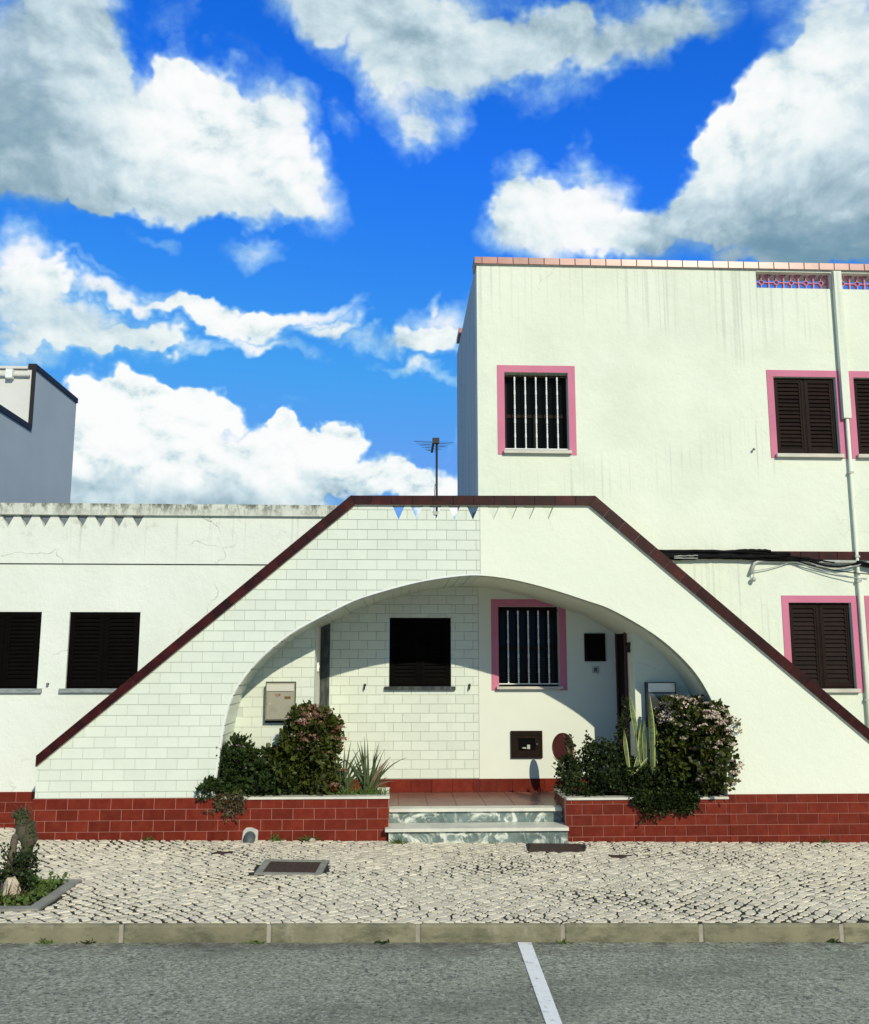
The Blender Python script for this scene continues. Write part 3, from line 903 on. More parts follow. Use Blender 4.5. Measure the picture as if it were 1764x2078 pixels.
# vault behind the arch
def soffit(pts, name, mat, tiles):
    mb = MB()
    P_ = []
    for i in range(len(pts) - 1):
        (x0, z0), (x1, z1) = pts[i], pts[i + 1]
        for xc in (XL, XR):
            if (x0 - xc) * (x1 - xc) < 0:
                t = (xc - x0) / (x1 - x0); P_ += [((x0, z0), (xc, z0 + (z1 - z0) * t)), ((xc, z0 + (z1 - z0) * t), (x1, z1))]; break
        else: P_.append(((x0, z0), (x1, z1)))
    for a, b in P_:
        yb = YB + .01 if XL - 1e-6 <= (a[0] + b[0]) / 2 <= XR + 1e-6 else YH + .01
        mb.add([(a[0], YF + .02, a[1]), (b[0], YF + .02, b[1]), (b[0], yb, b[1]), (a[0], yb, a[1])], [(0, 1, 2, 3)])
    return mb.build(name, mat, SW, recalc=False, smooth=True)
soffit([p for p in AL if p[1] > -.39], 'tiled_soffit', m_grout, True)
soffit([p for p in AR if p[1] > -.39], 'rendered_soffit', m_stairw, False)
# soffit tiles on the left half, one course every 10 cm of arch
acc = 0.0; start = None; pts = [p for p in AL if p[1] > ZB_L]
samp = []
d = 0
for i in range(len(pts) - 1):
    l = math.dist(pts[i], pts[i + 1]); k = max(1, int(l / .01))
    for t in range(k): samp.append(tuple(pts[i][j] + (pts[i + 1][j] - pts[i][j]) * t / k for j in (0, 1)))
dist = [0]
for a, b in zip(samp[:-1], samp[1:]): dist.append(dist[-1] + math.dist(a, b))
def at_d(s):
    i = min(range(len(dist)), key=lambda q: abs(dist[q] - s)); return samp[i]
s = 0.0
while s + .02 < dist[-1]:
    a, b = at_d(s + .003), at_d(min(s + .099, dist[-1]))
    mx_ = (a[0] + b[0]) / 2
    yb = YB if mx_ > XL + .03 else YH
    dx, dz = b[0] - a[0], b[1] - a[1]; l = math.hypot(dx, dz); nx, nz = dz / l * .006, -dx / l * .006
    MB().add([(p[0] + e * nx, y, p[1] + e * nz) for e in (0, 1) for p in (a, b) for y in (YF + .013, yb)], [(4, 5, 7, 6), (0, 4, 6, 2), (1, 3, 7, 5), (0, 1, 5, 4), (2, 6, 7, 3)]).build('soffit_tile', m_tile, SW)
    s += .102
# flights behind the parapets and the landing
zl = max(zf_l - .62, za + .18)
nst = 12
xa, xb = XW0 + .25, cop_b[1][0] + .2
for k in range(nst):
    x0 = xa + (xb - xa) * k / nst
    h1 = (k + 1) / (nst + 1) * zl
    x1 = xa + (xb - xa) * (k + 1) / nst
    lo = max(h1 - .35, (arch_z(x0) if x0 > ARCH[0][0] else -.3) + .02, (arch_z(x1) if x1 > ARCH[0][0] else -.3) + .02)
    if lo < h1 - .03: MB().box(x0, x1, YPB + .002, YH - .002, lo, h1).build('stair_step', m_concrete, SW)
xa, xb = XW1 - .25, cop_b[2][0] - .2
for k in range(nst):
    x1 = xa + (xb - xa) * k / nst; x0 = xa + (xb - xa) * (k + 1) / nst
    h1 = (k + 1) / (nst + 1) * zl
    lo = max(h1 - .35, (arch_z(x0) if x0 < ARCH[-1][0] else -.3) + .02, (arch_z(x1) if x1 < ARCH[-1][0] else -.3) + .02)
    if lo < h1 - .03: MB().box(x0, x1, YPB + .002, YH - .002, lo, h1).build('stair_step', m_concrete, SW)
MB().box(cop_b[1][0] + .2, cop_b[2][0] - .2, YPB + .002, YH - .002, zl - .12, zl + .02).build('landing', m_concrete, SW)

# ------------------------------------------------------------------ porch and steps
z_t1 = WZ(960, 1675.5, YF - .11); 
ZT1, ZT2 = 0.130, ZFL
ST = thing('entrance_steps', (.8, YF, 0), 'two marble entrance steps between the planters, white treads over veined green risers', 'steps')
y1r, y2r = YF - .085, YF + .215
MB().box(XPL1 + .002, XPR0 - .002, y1r, y2r, -.2, ZT1 - .03).build('riser', m_gmarble, ST)
MB().box(XPL1 + .002, XPR0 - .002, y2r, y2r + .12, ZT1 + .001, ZT2 - .032).build('riser', m_gmarble, ST)
xn0, xn1 = XPL1 - .035, XPR0 + .004
MB().bbox(xn0, xn1, y1r - .035, y2r - .002, ZT1 - .03, ZT1).build('tread', m_wmarble, ST)
MB().bbox(XPL1 + .003, XPR0 - .003, y2r - .035, y2r + .13, ZT2 - .03, ZT2 + .002).build('tread', m_wmarble, ST)
PF = struct(MB().box(XL - .2, XR + .2, y2r + .131, YB + .05, 0.0, ZFL - .006).build('porch_floor', m_rgrout))
fy = [y2r + .134]
while fy[-1] < YB: fy.append(fy[-1] + .30)
nx = int((XR - XL) / .3) + 1
for j in range(len(fy) - 1):
    for i in range(nx):
        x0, x1 = XL + i * .30, min(XL + (i + 1) * .30, XR)
        ya, yb = fy[j], min(fy[j + 1], YB)
        if x1 - x0 < .02 or yb - ya < .02: continue
        MB().slab([(x0 + .002, ya + .002), (x1 - .002, ya + .002), (x1 - .002, yb - .002), (x0 + .002, yb - .002)], ZFL - .012, ZFL, .0015).build('floor_tile', m_floor, PF)

# planters
def planter(x0, x1, inner, label, zrow, ztop, off):
    P_ = thing('planter_box', ((x0 + x1) / 2, YF, 0), label, 'planter')
    core = MB()
    core.box(x0, x1, YBASE + .007, YF + .09, -.45, ztop - .023)
    if inner > 0: core.box(x1 - .10, x1 - .008, YF + .09, YH, -.3, ztop - .023)
    else: core.box(x0 + .008, x0 + .10, YF + .09, YH, -.3, ztop - .023)
    core.build('planter_wall', m_rgrout, P_)
    tiles_region(P_, YBASE, band(x0 + .001, x1 - .001, -.36, ztop - .025), x0, x1, zrow, ztop, off=off, mat=m_rtile, tw=RTW)
    # side facing tiles (towards the steps)
    xs = x1 - .001 if inner > 0 else x0 + .001
    yy = YF + .012
    zz = ZT2 - .02
    while yy < YH - .05:
        y2 = min(yy + .20, YH)
        for (za_, zb_) in ((ztop - .135, ztop - .025), (ztop - .24, ztop - .138), (ztop - .343, ztop - .243)):
            MB().box(min(xs, xs - .007 * inner), max(xs, xs - .007 * inner), yy + .002, y2 - .002, za_, zb_).build('tile', m_rtile, P_)
        yy = y2
    MB().bbox(x0 + .002, x1 + (.008 if inner > 0 else -.002) - (0), YBASE - .014, YF + .115, ztop - .022, ztop, .005).build('coping_slab', m_wmarble, P_)
    if inner > 0: MB().box(x1 - .125, x1 + .008, YF + .117, YH - .002, ztop - .022, ztop).build('coping_slab', m_wmarble, P_)
    else: MB().box(x0 - .008, x0 + .125, YF + .117, YH - .002, ztop - .022, ztop).build('coping_slab', m_wmarble, P_)
    sx0, sx1 = (x0 - .1, x1 - .12) if inner > 0 else (x0 + .12, x1 + .1)
    g = MB(); nxx, nyy = 24, 10
    vs = []
    for j in range(nyy + 1):
        for i in range(nxx + 1):
            X = sx0 + (sx1 - sx0) * i / nxx; Yv = YF + .10 + (YH + .02 - YF - .10) * j / nyy
            vs.append((X, Yv, ztop - .04 + .03 * math.sin(X * 9 + j) * math.sin(Yv * 13 + i * .7)))
    g.add(vs, [(j * (nxx + 1) + i, j * (nxx + 1) + i + 1, (j + 1) * (nxx + 1) + i + 1, (j + 1) * (nxx + 1) + i) for j in range(nyy) for i in range(nxx)])
    g.build('soil', m_soil, P_, smooth=True, recalc=False)
    return P_
ZPL = WZ(620, 1617, YBASE); ZPR = WZ(1300, 1618, YBASE)
planter(XPL0, XPL1, 1, 'red tiled planter box left of the steps, purple flowers at one end', zr_l, ZPL, .07)
planter(XPR0, XPR1, -1, 'red tiled planter box right of the steps with snake plants', zr_r, ZPR, .02)
# ------------------------------------------------------------------ windows
def rect(x0, x1, z0, z1): return [(x0, z0), (x1, z0), (x1, z1), (x0, z1)]
def frame_loop(mb, x0, x1, z0, z1, w, y0, y1):
    mb.prism([rect(x0, x1, z0, z1), rect(x0 + w, x1 - w, z0 + w, z1 - w)], y0, y1); return mb
def shutter(house, x0, x1, z0, z1, Y, mat, nsl, slat_mat=None, depth=.05, leaves=2):
    slat_mat = slat_mat or mat
    yw = Y + depth
    g = .006
    mb = MB()
    lw = (x1 - x0 - 2 * g) / leaves
    spans = []
    for k in range(leaves):
        a = x0 + g + k * lw + .0015; b = a + lw - .003
        fw = .052 if leaves == 2 else .05
        ins = rect(a + fw, b - fw, z0 + .07, z1 - .06)
        mb.prism([rect(a, b, z0 + g, z1 - g), ins], yw, yw + .03)
        # raised moulding round the louvre field
        mb.prism([rect(a + .012, b - .012, z0 + .022, z1 - .02), rect(a + .03, b - .03, z0 + .045, z1 - .042)], yw - .006, yw)
        spans.append((a + fw, b - fw))
    win = mb.build('window', mat, house)
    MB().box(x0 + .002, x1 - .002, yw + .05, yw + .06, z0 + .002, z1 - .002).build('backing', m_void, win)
    zz0, zz1 = z0 + .07, z1 - .06
    pz = (zz1 - zz0) / nsl
    src = None
    for (a, b) in spans:
        for i in range(nsl):
            zc = zz0 + (i + .5) * pz
            if src is None:
                w = b - a; h = pz * .52; t = .006
                sl = MB()
                sl.add([(0, y_, z_) for (y_, z_) in ((0.0, -h), (.006, -h - .004), (.028, h - .004), (.022, h))] + [(w, y_, z_) for (y_, z_) in ((0.0, -h), (.006, -h - .004), (.028, h - .004), (.022, h))],
                       [(0, 4, 5, 1), (1, 5, 6, 2), (2, 6, 7, 3), (3, 7, 4, 0), (0, 1, 2, 3), (4, 7, 6, 5)])
                o = sl.build('slat', slat_mat, win, loc=(a, yw + .001, zc)); src = o.data
            else: inst('slat', src, win, (a, yw + .001, zc))
    return win
def sill(win, x0, x1, z, Y, mat, ext_=.055, out=.045, h=.042):
    MB().bbox(x0 - ext_, x1 + ext_, Y - out, Y + .09, z - h, z, .004).build('sill', mat, win)
def surround(win, x0, x1, z0, z1, w, Y):
    out = [(x0 - w, z0 - .045), (x0 - .001, z0 - .045), (x0 - .001, z1 + .001), (x1 + .001, z1 + .001), (x1 + .001, z0 - .045), (x1 + w, z0 - .045), (x1 + w, z1 + w), (x0 - w, z1 + w)]
    MB().prism([out], Y - .006, Y + .02).build('surround', m_pink, win)
def grille(house, x0, x1, z0, z1, Y, nb=5):
    yw = Y + .11
    mb = MB()
    frame_loop(mb, x0 + .002, x1 - .002, z0 + .002, z1 - .002, .035, yw, yw + .04)
    zm = z0 + (z1 - z0) * .47
    mb.box(x0 + .037, x1 - .037, yw + .003, yw + .037, zm - .02, zm + .02)
    mb.box((x0 + x1) / 2 - .02, (x0 + x1) / 2 + .02, yw + .002, yw + .036, z0 + .037, zm - .0201)
    win = mb.build('window', m_brown, house)
    MB().box(x0 + .03, x1 - .03, yw + .018, yw + .024, z0 + .03, z1 - .03).build('pane', m_glass, win)
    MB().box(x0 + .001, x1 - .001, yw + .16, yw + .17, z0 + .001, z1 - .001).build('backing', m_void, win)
    # grille of twisted bars between two rails
    yb = Y + .035
    gr = MB()
    gr.box(x0 + .002, x1 - .002, yb - .008, yb + .008, z0 + .022, z0 + .034)
    gr.build('grille_rail', m_bar, win)
    MB().box(x0 + .002, x1 - .002, yb - .008, yb + .008, z1 - .050, z1 - .038).build('grille_rail', m_brown, win)
    bz0, bz1 = z0 + .034, z1 - .044
    src = None
    for k in range(nb):
        xb = x0 + (x1 - x0) * (k + .98) / (nb + .96)
        if src is None:
            H = bz1 - bz0; path, rad = [], []
            n = 120
            for i in range(n + 1):
                t = i / n; u = (t * 5.0) % 1.0
                path.append((0, 0, H * t))
                if u > .72 or t < .02 or t > .98: rad.append(.0105)
                else: rad.append(.0082 + .0018 * math.sin(u / .72 * 2 * PI * 4))
            o = MB().tube(path, rad, 8).build('bar', m_bar, win, smooth=True, loc=(xb, yb, bz0)); src = o.data
        else: inst('bar', src, win, (xb, yb, bz0))
    return win

# ------------------------------------------------------------------ the low house on the left
Zc0, Zc1 = WZ(350, 1047, YH - .02), WZ(350, 1023, YH - .05)      # cornice
Zln = WZ(300, 1145.5, YH)
XPE = WX(742, 1030, YH)                                           # the parapet stops at the landing
LH = thing('low_house', (-3.2, YH, 0), 'low white flat roofed house with mouldy parapet and dark shutters, left of the arch', 'house')
wz0, wz1 = WZ(200, 1397, YH), WZ(200, 1242, YH)
wx0, wx1 = WX(137, 1320, YH), WX(282, 1310, YH)
w2x1 = WX(80, 1320, YH); w2x0 = w2x1 - (wx1 - wx0)
XH0 = -7.6
out = [(XH0, -.4), (XL, -.4), (XL, 2.78), (XE - .002, 2.78), (XE - .002, Zln), (XH0, Zln)]
MB().prism([out, rect(wx0, wx1, wz0, wz1), rect(w2x0, w2x1, wz0, wz1)], YH, YH + .25).build('front_wall', m_low, LH)
apl = [15, 52, 90, 128.6, 166, 203, 240.5, 279]
dpx = (apl[-1] - apl[0]) / 7
apl = [apl[0] - dpx * k for k in range(6, 0, -1)] + apl
hl = []
for x in apl:
    X, z = W(x, 1071, YH - .02); zt = WZ(x, 1042, YH - .02); h = 14.2 / 1892 * 10.25
    hl.append([(X, z), (X + h, zt), (X - h, zt)])
MB().prism([rect(XH0, XPE, Zln + .006, Zc0 + .03)] + hl, YH - .022, YH + .05).build('parapet', m_low, LH)
MB().box(XH0, XPE - .01, YH - .005, YH + .12, Zln - .001, Zln + .008).build('painted_shadow_line', m_joint, LH)  # dark strip painted as the shadow line under the parapet
MB().box(XH0, XPE + .015, YH - .06, YH + .17, Zc0, Zc1).build('cornice', m_cornice, LH)
MB().box(XH0, XE - .003, YH + .26, 11.95, 2.8, 2.92).build('roof', m_concrete, LH)
MB().box(XH0, XPE, 11.96, 12.1, -.3, Zc1 + .24).build('rear_wall', m_rear, LH)
MB().box(XH0, XH0 + .2, YH + .251, 11.959, -.3, 2.79).build('side_wall', m_low, LH)
for (a, b) in ((wx0, wx1), (w2x0, w2x1)):
    w_ = shutter(LH, a, b, wz0, wz1, YH, m_black, 16, depth=.012)
    sill(w_, a, b, wz0, YH, m_sillg, .055, .04, .043)
# red tile base left of the stair
MB().box(XH0, XW0 + .2, YH - .012, YH + .01, -.45, WZ(30, 1606.5, YH) - .002).build('base_core', m_rgrout, LH)
tiles_region(LH, YH - .02, band(-5.6, XW0 + .2, -.3, WZ(30, 1606.5, YH)), -5.6, XW0 + .2, WZ(30, 1606.5, YH) - 7 * ROWH + TJ, WZ(30, 1606.5, YH), off=.05, mat=m_rtile, tw=RTW)
# tiled front of the house behind the left planter
def nook(q):
    q = clip(q, 1, 0, XL - .001)
    if len(q) < 3: return []
    cx = sum(p[0] for p in q) / len(q); cz = sum(p[1] for p in q) / len(q)
    return [q] if cx > ARCH[1][0] - .05 and cz < arch_z(max(cx, ARCH[1][0] + .001)) + .13 else []
tiles_region(LH, YH - .008, nook, ARCH[0][0] - .25, XL, .32, 2.45, off=.04)
MB().prism([[(ARCH[1][0], ZPL - .1), (XL, ZPL - .1), (XL, arch_z(XL) + .1)] + [(p[0], p[1] + .1) for p in reversed(ARCH) if ARCH[2][0] < p[0] < XL]], YH - .0015, YH + .02).build('tile_bed', m_grout, LH)
# porch side wall with marble jamb and tiled back wall
MB().box(XL - .25, XL, YH + .251, YB + .1, 0, 2.75).build('porch_side_wall', m_porch, LH)
zbw0, zbw1 = WZ(850, 1393, YB), WZ(850, 1253.5, YB)
bx0, bx1 = WX(790, 1330, YB), WX(915.5, 1330, YB)
MB().prism([rect(XL + .001, XSB, 0, 2.77), rect(bx0, bx1, zbw0, zbw1)], YB + .0075, YB + .2).build('porch_back_wall', m_grout, LH)
zsk = WZ(880, 1580.5, YB)
XMJ = WX(667.5, 1420, YB)
def back_tiles(q):
    q = clip(q, -1, 0, -XMJ - .002)
    if len(q) > 2: q = clip(q, 1, 0, XSB - .003)
    if len(q) > 2: q = clip(q, 0, -1, -zsk - .003)
    if len(q) < 3: return []
    cx = sum(p[0] for p in q) / len(q)
    if min(p[1] for p in q) > arch_z(cx) + .12: return []
    res = []
    # cut round the window
    a = clip(q, 1, 0, bx0)
    if len(a) > 2: res.append(a)
    b = clip(q, -1, 0, -bx1)
    if len(b) > 2: res.append(b)
    m_ = clip(q, -1, 0, -bx0)
    if len(m_) > 2: m_ = clip(m_, 1, 0, bx1)
    if len(m_) > 2:
        lo = clip(m_, 0, 1, zbw0); hi = clip(m_, 0, -1, -zbw1)
        res += [t for t in (lo, hi) if len(t) > 2]
    full = [t for t in res if abs(area(t) - area(q)) < 1e-7]
    return [q] if full else res
tiles_region(LH, YB, back_tiles, XMJ, XSB, zsk + .004 - ROWH * 0, 2.75, off=.11)
MB().bbox(XL + .001, XMJ, YB - .012, YB + .007, ZFL + .001, 2.7).build('marble_jamb', m_dmarble, LH)
w_ = shutter(LH, bx0, bx1, zbw0, zbw1, YB, m_black, 15, depth=.03)
sill(w_, bx0, bx1, zbw0, YB, m_dmarble, .05, .04, .04)
x = XMJ + .002
while x < XSB - .01:
    x2 = min(x + .235, XSB - .002)
    MB().bbox(x, x2 - .003, YB - .012, YB + .007, ZFL + .001, zsk - .002, .002).build('skirting_tile', m_rtile, LH); x = x2

# ------------------------------------------------------------------ the tall house on the right
TH = thing('two_storey_house', (3.4, YH, 0), 'tall white two storey house with pink window surrounds, right of the arch', 'house')
Zt = WZ(980, 537.5, YH)                      # under the cap
Zcap = WZ(980, 521, YH - .03)
XH1 = 8.2
def opening(xl, xr, yt, yb):
    ym = (yt + yb) / 2
    return (WX(xl, ym, YH), WX(xr, ym, YH), WZ((xl + xr) / 2, yb, YH), WZ((xl + xr) / 2, yt, YH))
u1 = opening(1024.5, 1154, 756, 915)
u2 = opening(1574, 1700.5, 765, 922)
l1 = opening(1605.5, 1733, 1223, 1397.5)
step_u = WX(1737, 840, YH) - u2[0]
u3 = (u2[0] + step_u, u2[1] + step_u, u2[2], u2[3])
l2 = (l1[0] + step_u, l1[1] + step_u, l1[2], l1[3])
XTR0, XTR1 = WX(1690, 600, YH), WX(1702, 600, YH)       # the boxed downpipe
bk1 = opening(1535, 1685, 552.5, 585)
zb0, zb1 = bk1[2], bk1[3]
bk1 = (bk1[0], XTR0 - .005, zb0, zb1)
bk2 = (XTR1 + .005, XTR1 + .005 + (bk1[1] - bk1[0]), zb0, zb1)
outl = [(XE, 2.78), (XR, 2.78), (XR, -.4), (XH1, -.4), (XH1, Zt), (XE, Zt)]
MB().prism([outl] + [rect(*r) for r in (u1, u2, l1, u3, l2, bk1, bk2)], YH, YH + .25).build('front_wall', m_house, TH)
MB().box(XE, XE + .22, YH + .251, 13.5, 2.79, Zt).build('side_wall', m_side, TH)
MB().box(XE + .221, XH1, 13.25, 13.5, -.3, Zt).build('rear_wall', m_side, TH)
MB().box(XH1 - .22, XH1, YH + .251, 13.249, -.3, Zt).build('side_wall', m_side, TH)
zroof = WZ(1300, 640, YH)
MB().box(XE + .221, XH1 - .221, YH + .251, 13.249, zroof - .2, zroof).build('roof', m_concrete, TH)
MB().box(XE + .221, XH1 - .221, YH + .251, 13.249, 2.70, 2.84).build('upper_floor', m_concrete, TH)
# parapet cap: tiles over a mortar bed
MB().box(XE - .022, XH1, YH - .022, YH + .27, Zt + .001, Zcap - .008).build('cap_bed', m_mortar, TH)
cx0 = WX(970, 530, YH) + .07
cpitch = (WX(2844 * 0, 0, YH) if False else (WX(1500 * .6203 + 1736 * .762 * .6203, 537, YH) - WX(1500 * .6203 + 100 * .762 * .6203, 527, YH)) / 25)
x = XE - .03; first = True
while x < XH1:
    x2 = WX(1500 * .6203 + 100 * .762 * .6203, 527, YH) if first else x + cpitch
    first = False
    MB().plate([(x + .0025, Zt + .004), (x2 - .0025, Zt + .004), (x2 - .0025, Zcap), (x + .0025, Zcap)], YH - .034, .011, .003).build('cap_tile', m_rooftile, TH)
    MB().slab([(x + .0025, YH - .022), (x2 - .0025, YH - .022), (x2 - .0025, YH + .28), (x + .0025, YH + .28)], Zcap - .0075, Zcap + .002, .002).build('cap_tile', m_rooftile, TH)
    x = x2
MB().box(XE, XE + .25, YH + .282, 13.5, Zt + .001, Zcap - .03).build('side_cap', m_side, TH)
# chimney block at the back of the roof
ch = MB().box(.94, 1.35, 12.75, 13.15, zroof, WZ(943, 684, 12.9)).build('chimney', m_house, TH)
MB().box(.90, 1.39, 12.71, 13.19, WZ(943, 684, 12.9) + .001, WZ(943, 675, 12.9)).build('chimney_cap', m_rooftile, ch)
# windows
w_ = grille(TH, *u1, YH); sill(w_, u1[0], u1[1], u1[2], YH, m_sillw, .02, .05, .035); surround(w_, *u1, .082, YH)
for k, o_ in enumerate((u2, u3, l1, l2)):
    w_ = shutter(TH, *o_, YH, m_brown, 17, depth=.045); sill(w_, o_[0], o_[1], o_[2], YH, m_sillw, .025, .05, .04); surround(w_, *o_, .078, YH)
# ornamental breeze blocks in the parapet
def breeze(mb, w, h, d):
    cx, cz = w / 2, h / 2; t = .010
    r0, r1, n = .030, .0215, 20
    ring_o = [(cx + r0 * math.cos(2 * PI * k / n), cz + r0 * math.sin(2 * PI * k / n)) for k in range(n)]
    ring_i = [(cx + r1 * math.cos(2 * PI * k / n), cz + r1 * math.sin(2 * PI * k / n)) for k in range(n)]
    mb.prism([ring_o, ring_i], 0, d)
    mb.box(cx - t / 2, cx + t / 2, .001, d - .001, cz + r0 - .003, h); mb.box(cx - t / 2, cx + t / 2, .001, d - .001, 0, cz - r0 + .003)
    mb.box(0, cx - r0 + .003, .002, d - .002, cz - t / 2, cz + t / 2); mb.box(cx + r0 - .003, w, .002, d - .002, cz - t / 2, cz + t / 2)
    mb.box(0, t * .75, .001, d, 0, h); mb.box(w - t * .75, w, .001, d, 0, h)
    c = .034
    for sx, sz in ((0, 0), (1, 0), (1, 1), (0, 1)):
        X = lambda v: v if sx == 0 else w - v
        Z = lambda v: v if sz == 0 else h - v
        q = [(X(0), Z(c)), (X(c), Z(0)), (X(c + .010), Z(0)), (X(0), Z(c + .010))]
        mb.prism([q], .0015, d - .0005)
bw = (bk1[1] - bk1[0]) / 5
src = None
for (a, b, z0, z1) in (bk1, bk2):
    k = 0
    while a + k * bw < b - .01:
        if a + (k + 1) * bw > b + .004: break
        if src is None:
            mb = MB(); breeze(mb, bw, z1 - z0 - .002, .05); o = mb.build('breeze_block', m_pinkblock, TH, loc=(a, YH + .07, z0 + .001)); src = o.data
        else: inst('breeze_block', src, TH, (a + k * bw, YH + .07, z0 + .001))
        k += 1
MB().box(bk1[0], bk1[1], YH - .004, YH + .06, zb1 + .001, zb1 + .02).build('block_lintel', m_house, TH)
MB().box(bk2[0], bk2[1], YH - .004, YH + .06, zb1 + .001, zb1 + .02).build('block_lintel', m_house, TH)
# dark red string course between the storeys
zs0, zs1 = WZ(1550, 1135.5, YH), WZ(1550, 1119, YH)
MB().box(WX(1250, 1125, YH), XH1 - .01, YH - .02, YH + .01, zs0 + .001, zs1 - .001).build('string_course', m_rgrout, TH)
x = WX(1250, 1125, YH)
while x < XH1 - .3:
    MB().plate([(x + .002, zs0), (x + .205, zs0), (x + .205, zs1), (x + .002, zs1)], YH - .03, .011, .002).build('course_tile', m_cap, TH); x += .207
# porch parts of this house
g1 = (WX(1012, 1310, YB), WX(1135, 1310, YB), WZ(1075, 1393, YB), WZ(1075, 1231, YB))
MB().prism([rect(XSB + .001, XR - .001, 0, 2.77), rect(*g1)], YB, YB + .2).build('porch_back_wall', m_porch, TH)
MB().box(XR, XR + .25, YH + .251, YB + .1, 0, 2.75).build('porch_side_wall', m_porch, TH)
x = XSB + .002
while x < XR - .01:
    x2 = min(x + .186, XR - .003)
    MB().bbox(x, x2 - .003, YB - .012, YB - .001, ZFL + .001, zsk - .002, .002).build('skirting_tile', m_rtile, TH); x = x2
w_ = grille(TH, *g1, YB)
sill(w_, g1[0], g1[1], g1[2], YB, m_sillw, .03, .06, .03)
surround(w_, *g1, .085, YB)
dr = MB().box(XR - .012, XR - .001, 10.46, YB - .004, ZFL + .002, 2.6).build('door', m_door, TH)
for (ya, yb) in ((10.425, 10.459), (YB - .055, YB - .022)):
    MB().box(XR - .03, XR - .0125, ya, yb, ZFL + .002, 2.6).build('door_frame', m_doorframe, dr)
MB().box(XR - .035, XR - .013, 10.5, 10.53, 1.15, 1.30).build('handle', m_dark, dr)
# ------------------------------------------------------------------ the grey building behind
YT = 14.0
xt, zt1 = W(72, 750, YT); zt0 = WZ(62, 875, YT)
# far end where the picture shows the side wall stop
dfar = ray(155, 820); tfar = xt / dfar.x; YT2 = dfar.y * tfar
GB = thing('grey_building', (xt - 1.5, YT, 0), 'tall grey and white building with black roof trim behind the low house', 'building')
MB().box(xt - 4.0, xt, YT, YT2, -.3, zt1).build('upper_block', m_grey, GB)
MB().box(xt - 4.0, xt, 12.3, YT - .001, -.3, zt0).build('lower_block', m_grey, GB)
MB().box(xt - 4.0, xt - .035, YT - .012, YT - .001, zt0 + .03, zt1 - .01).build('front_face', m_towerw, GB)
for nm, bx in (('roof_trim', (xt - .10, xt + .02, YT - .03, YT2 + .02, zt1 + .001, zt1 + .085)),
               ('lower_trim', (xt - .10, xt + .02, 12.3, YT - .031, zt0 + .001, zt0 + .085)),
               ('corner_trim', (xt - .04, xt + .018, YT - .035, YT - .013, zt0 + .086, zt1))):
    MB().box(*bx).build(nm, m_trim, GB)
MB().box(xt - 4.0, xt - .101, YT - .05, YT + .05, zt1 + .001, zt1 + .04).build('parapet_cap', m_towerw, GB)
zp = WZ(30, 764, YT)
MB().tube([(xt - 4, YT - .05, zp), (xt - .06, YT - .05, zp)], .018, 8).build('wall_pipe', m_galv, GB)
MB().box(xt - .40, xt - .30, YT - .11, YT - .014, zp - .05, zp + .09).build('junction_box', m_bar, GB)
# ------------------------------------------------------------------ small fittings
def box_obj(name, mat, parent, x0, x1, y0, y1, z0, z1, c=.003): return MB().bbox(x0, x1, y0, y1, z0, z1, c).build(name, mat, parent)
# downpipe
x0, x1 = XTR0, XTR1
zj = WZ(1712, 851, YH)
DP = thing('downpipe', (x0, YH, 0), 'white boxed downpipe narrowing to a thin pipe beside the right hand windows', 'downpipe')
MB().bbox(x0, x1 + .02, YH - .065, YH - .008, zj, Zt - .02).build('casing', m_house, DP)
xp = WX(1727, 1000, YH) - .0
MB().tube([(xp, YH - .035, zj + .05), (xp, YH - .035, -.1)], .018, 10).build('pipe', m_house, DP, smooth=True)
for y_ in (960, 1130, 1180, 1420):
    z_ = WZ(1730, y_, YH); MB().box(xp - .026, xp + .026, YH - .056, YH - .005, z_ - .012, z_ + .012).build('bracket', m_galv, DP)
# cables on the string course
def wob(p0, p1, n, amp, seed, sag=0):
    r = random.Random(seed); out = []
    for i in range(n + 1):
        t = i / n
        out.append((p0[0] + (p1[0] - p0[0]) * t, p0[1] + (p1[1] - p0[1]) * t + r.uniform(-amp, amp) * .4, p0[2] + (p1[2] - p0[2]) * t + r.uniform(-amp, amp) - sag * 4 * t * (1 - t)))
    return out
CB = thing('cable_bundle', (WX(1480, 1128, YH), YH, 0), 'thick bundle of black cables strapped along the dark red wall band', 'cables')
for i, (xa, ya, xb_, yb_, r) in enumerate([(1330, 1120, 1600, 1126, .016), (1330, 1126, 1590, 1130, .018), (1330, 1131, 1580, 1131, .018), (1330, 1137, 1480, 1131, .012),
                                           (1330, 1123, 1640, 1134, .012), (1380, 1130, 1620, 1139, .010), (1480, 1121, 1560, 1120, .014), (1520, 1131, 1660, 1140, .007), (1560, 1124, 1690, 1143, .006)]):
    a, b = W(xa, ya, YH), W(xb_, yb_, YH)
    MB().tube(wob((a[0], YH - .045 - .008 * (i % 3), a[1]), (b[0], YH - .045 - .008 * (i % 4), b[1]), 14, .006, i, -.012 if i in (6, 0) else 0), r * 1.35, 6).build('cable', m_cable, CB, smooth=True)
for i in range(3):
    a, b = W(1364, 1130 + 2.2 * i, YH), W(1412, 1129 + 2.5 * i, YH)
    MB().tube(wob((a[0], YH - .078, a[1]), (b[0], YH - .078, b[1]), 8, .003, 50 + i), .005, 6).build('cable', m_cablew, CB, smooth=True)
CC = thing('cable_loom', (WX(1680, 1145, YH), YH, 0), 'sagging loom of black and grey wires beside the downpipe', 'cables')
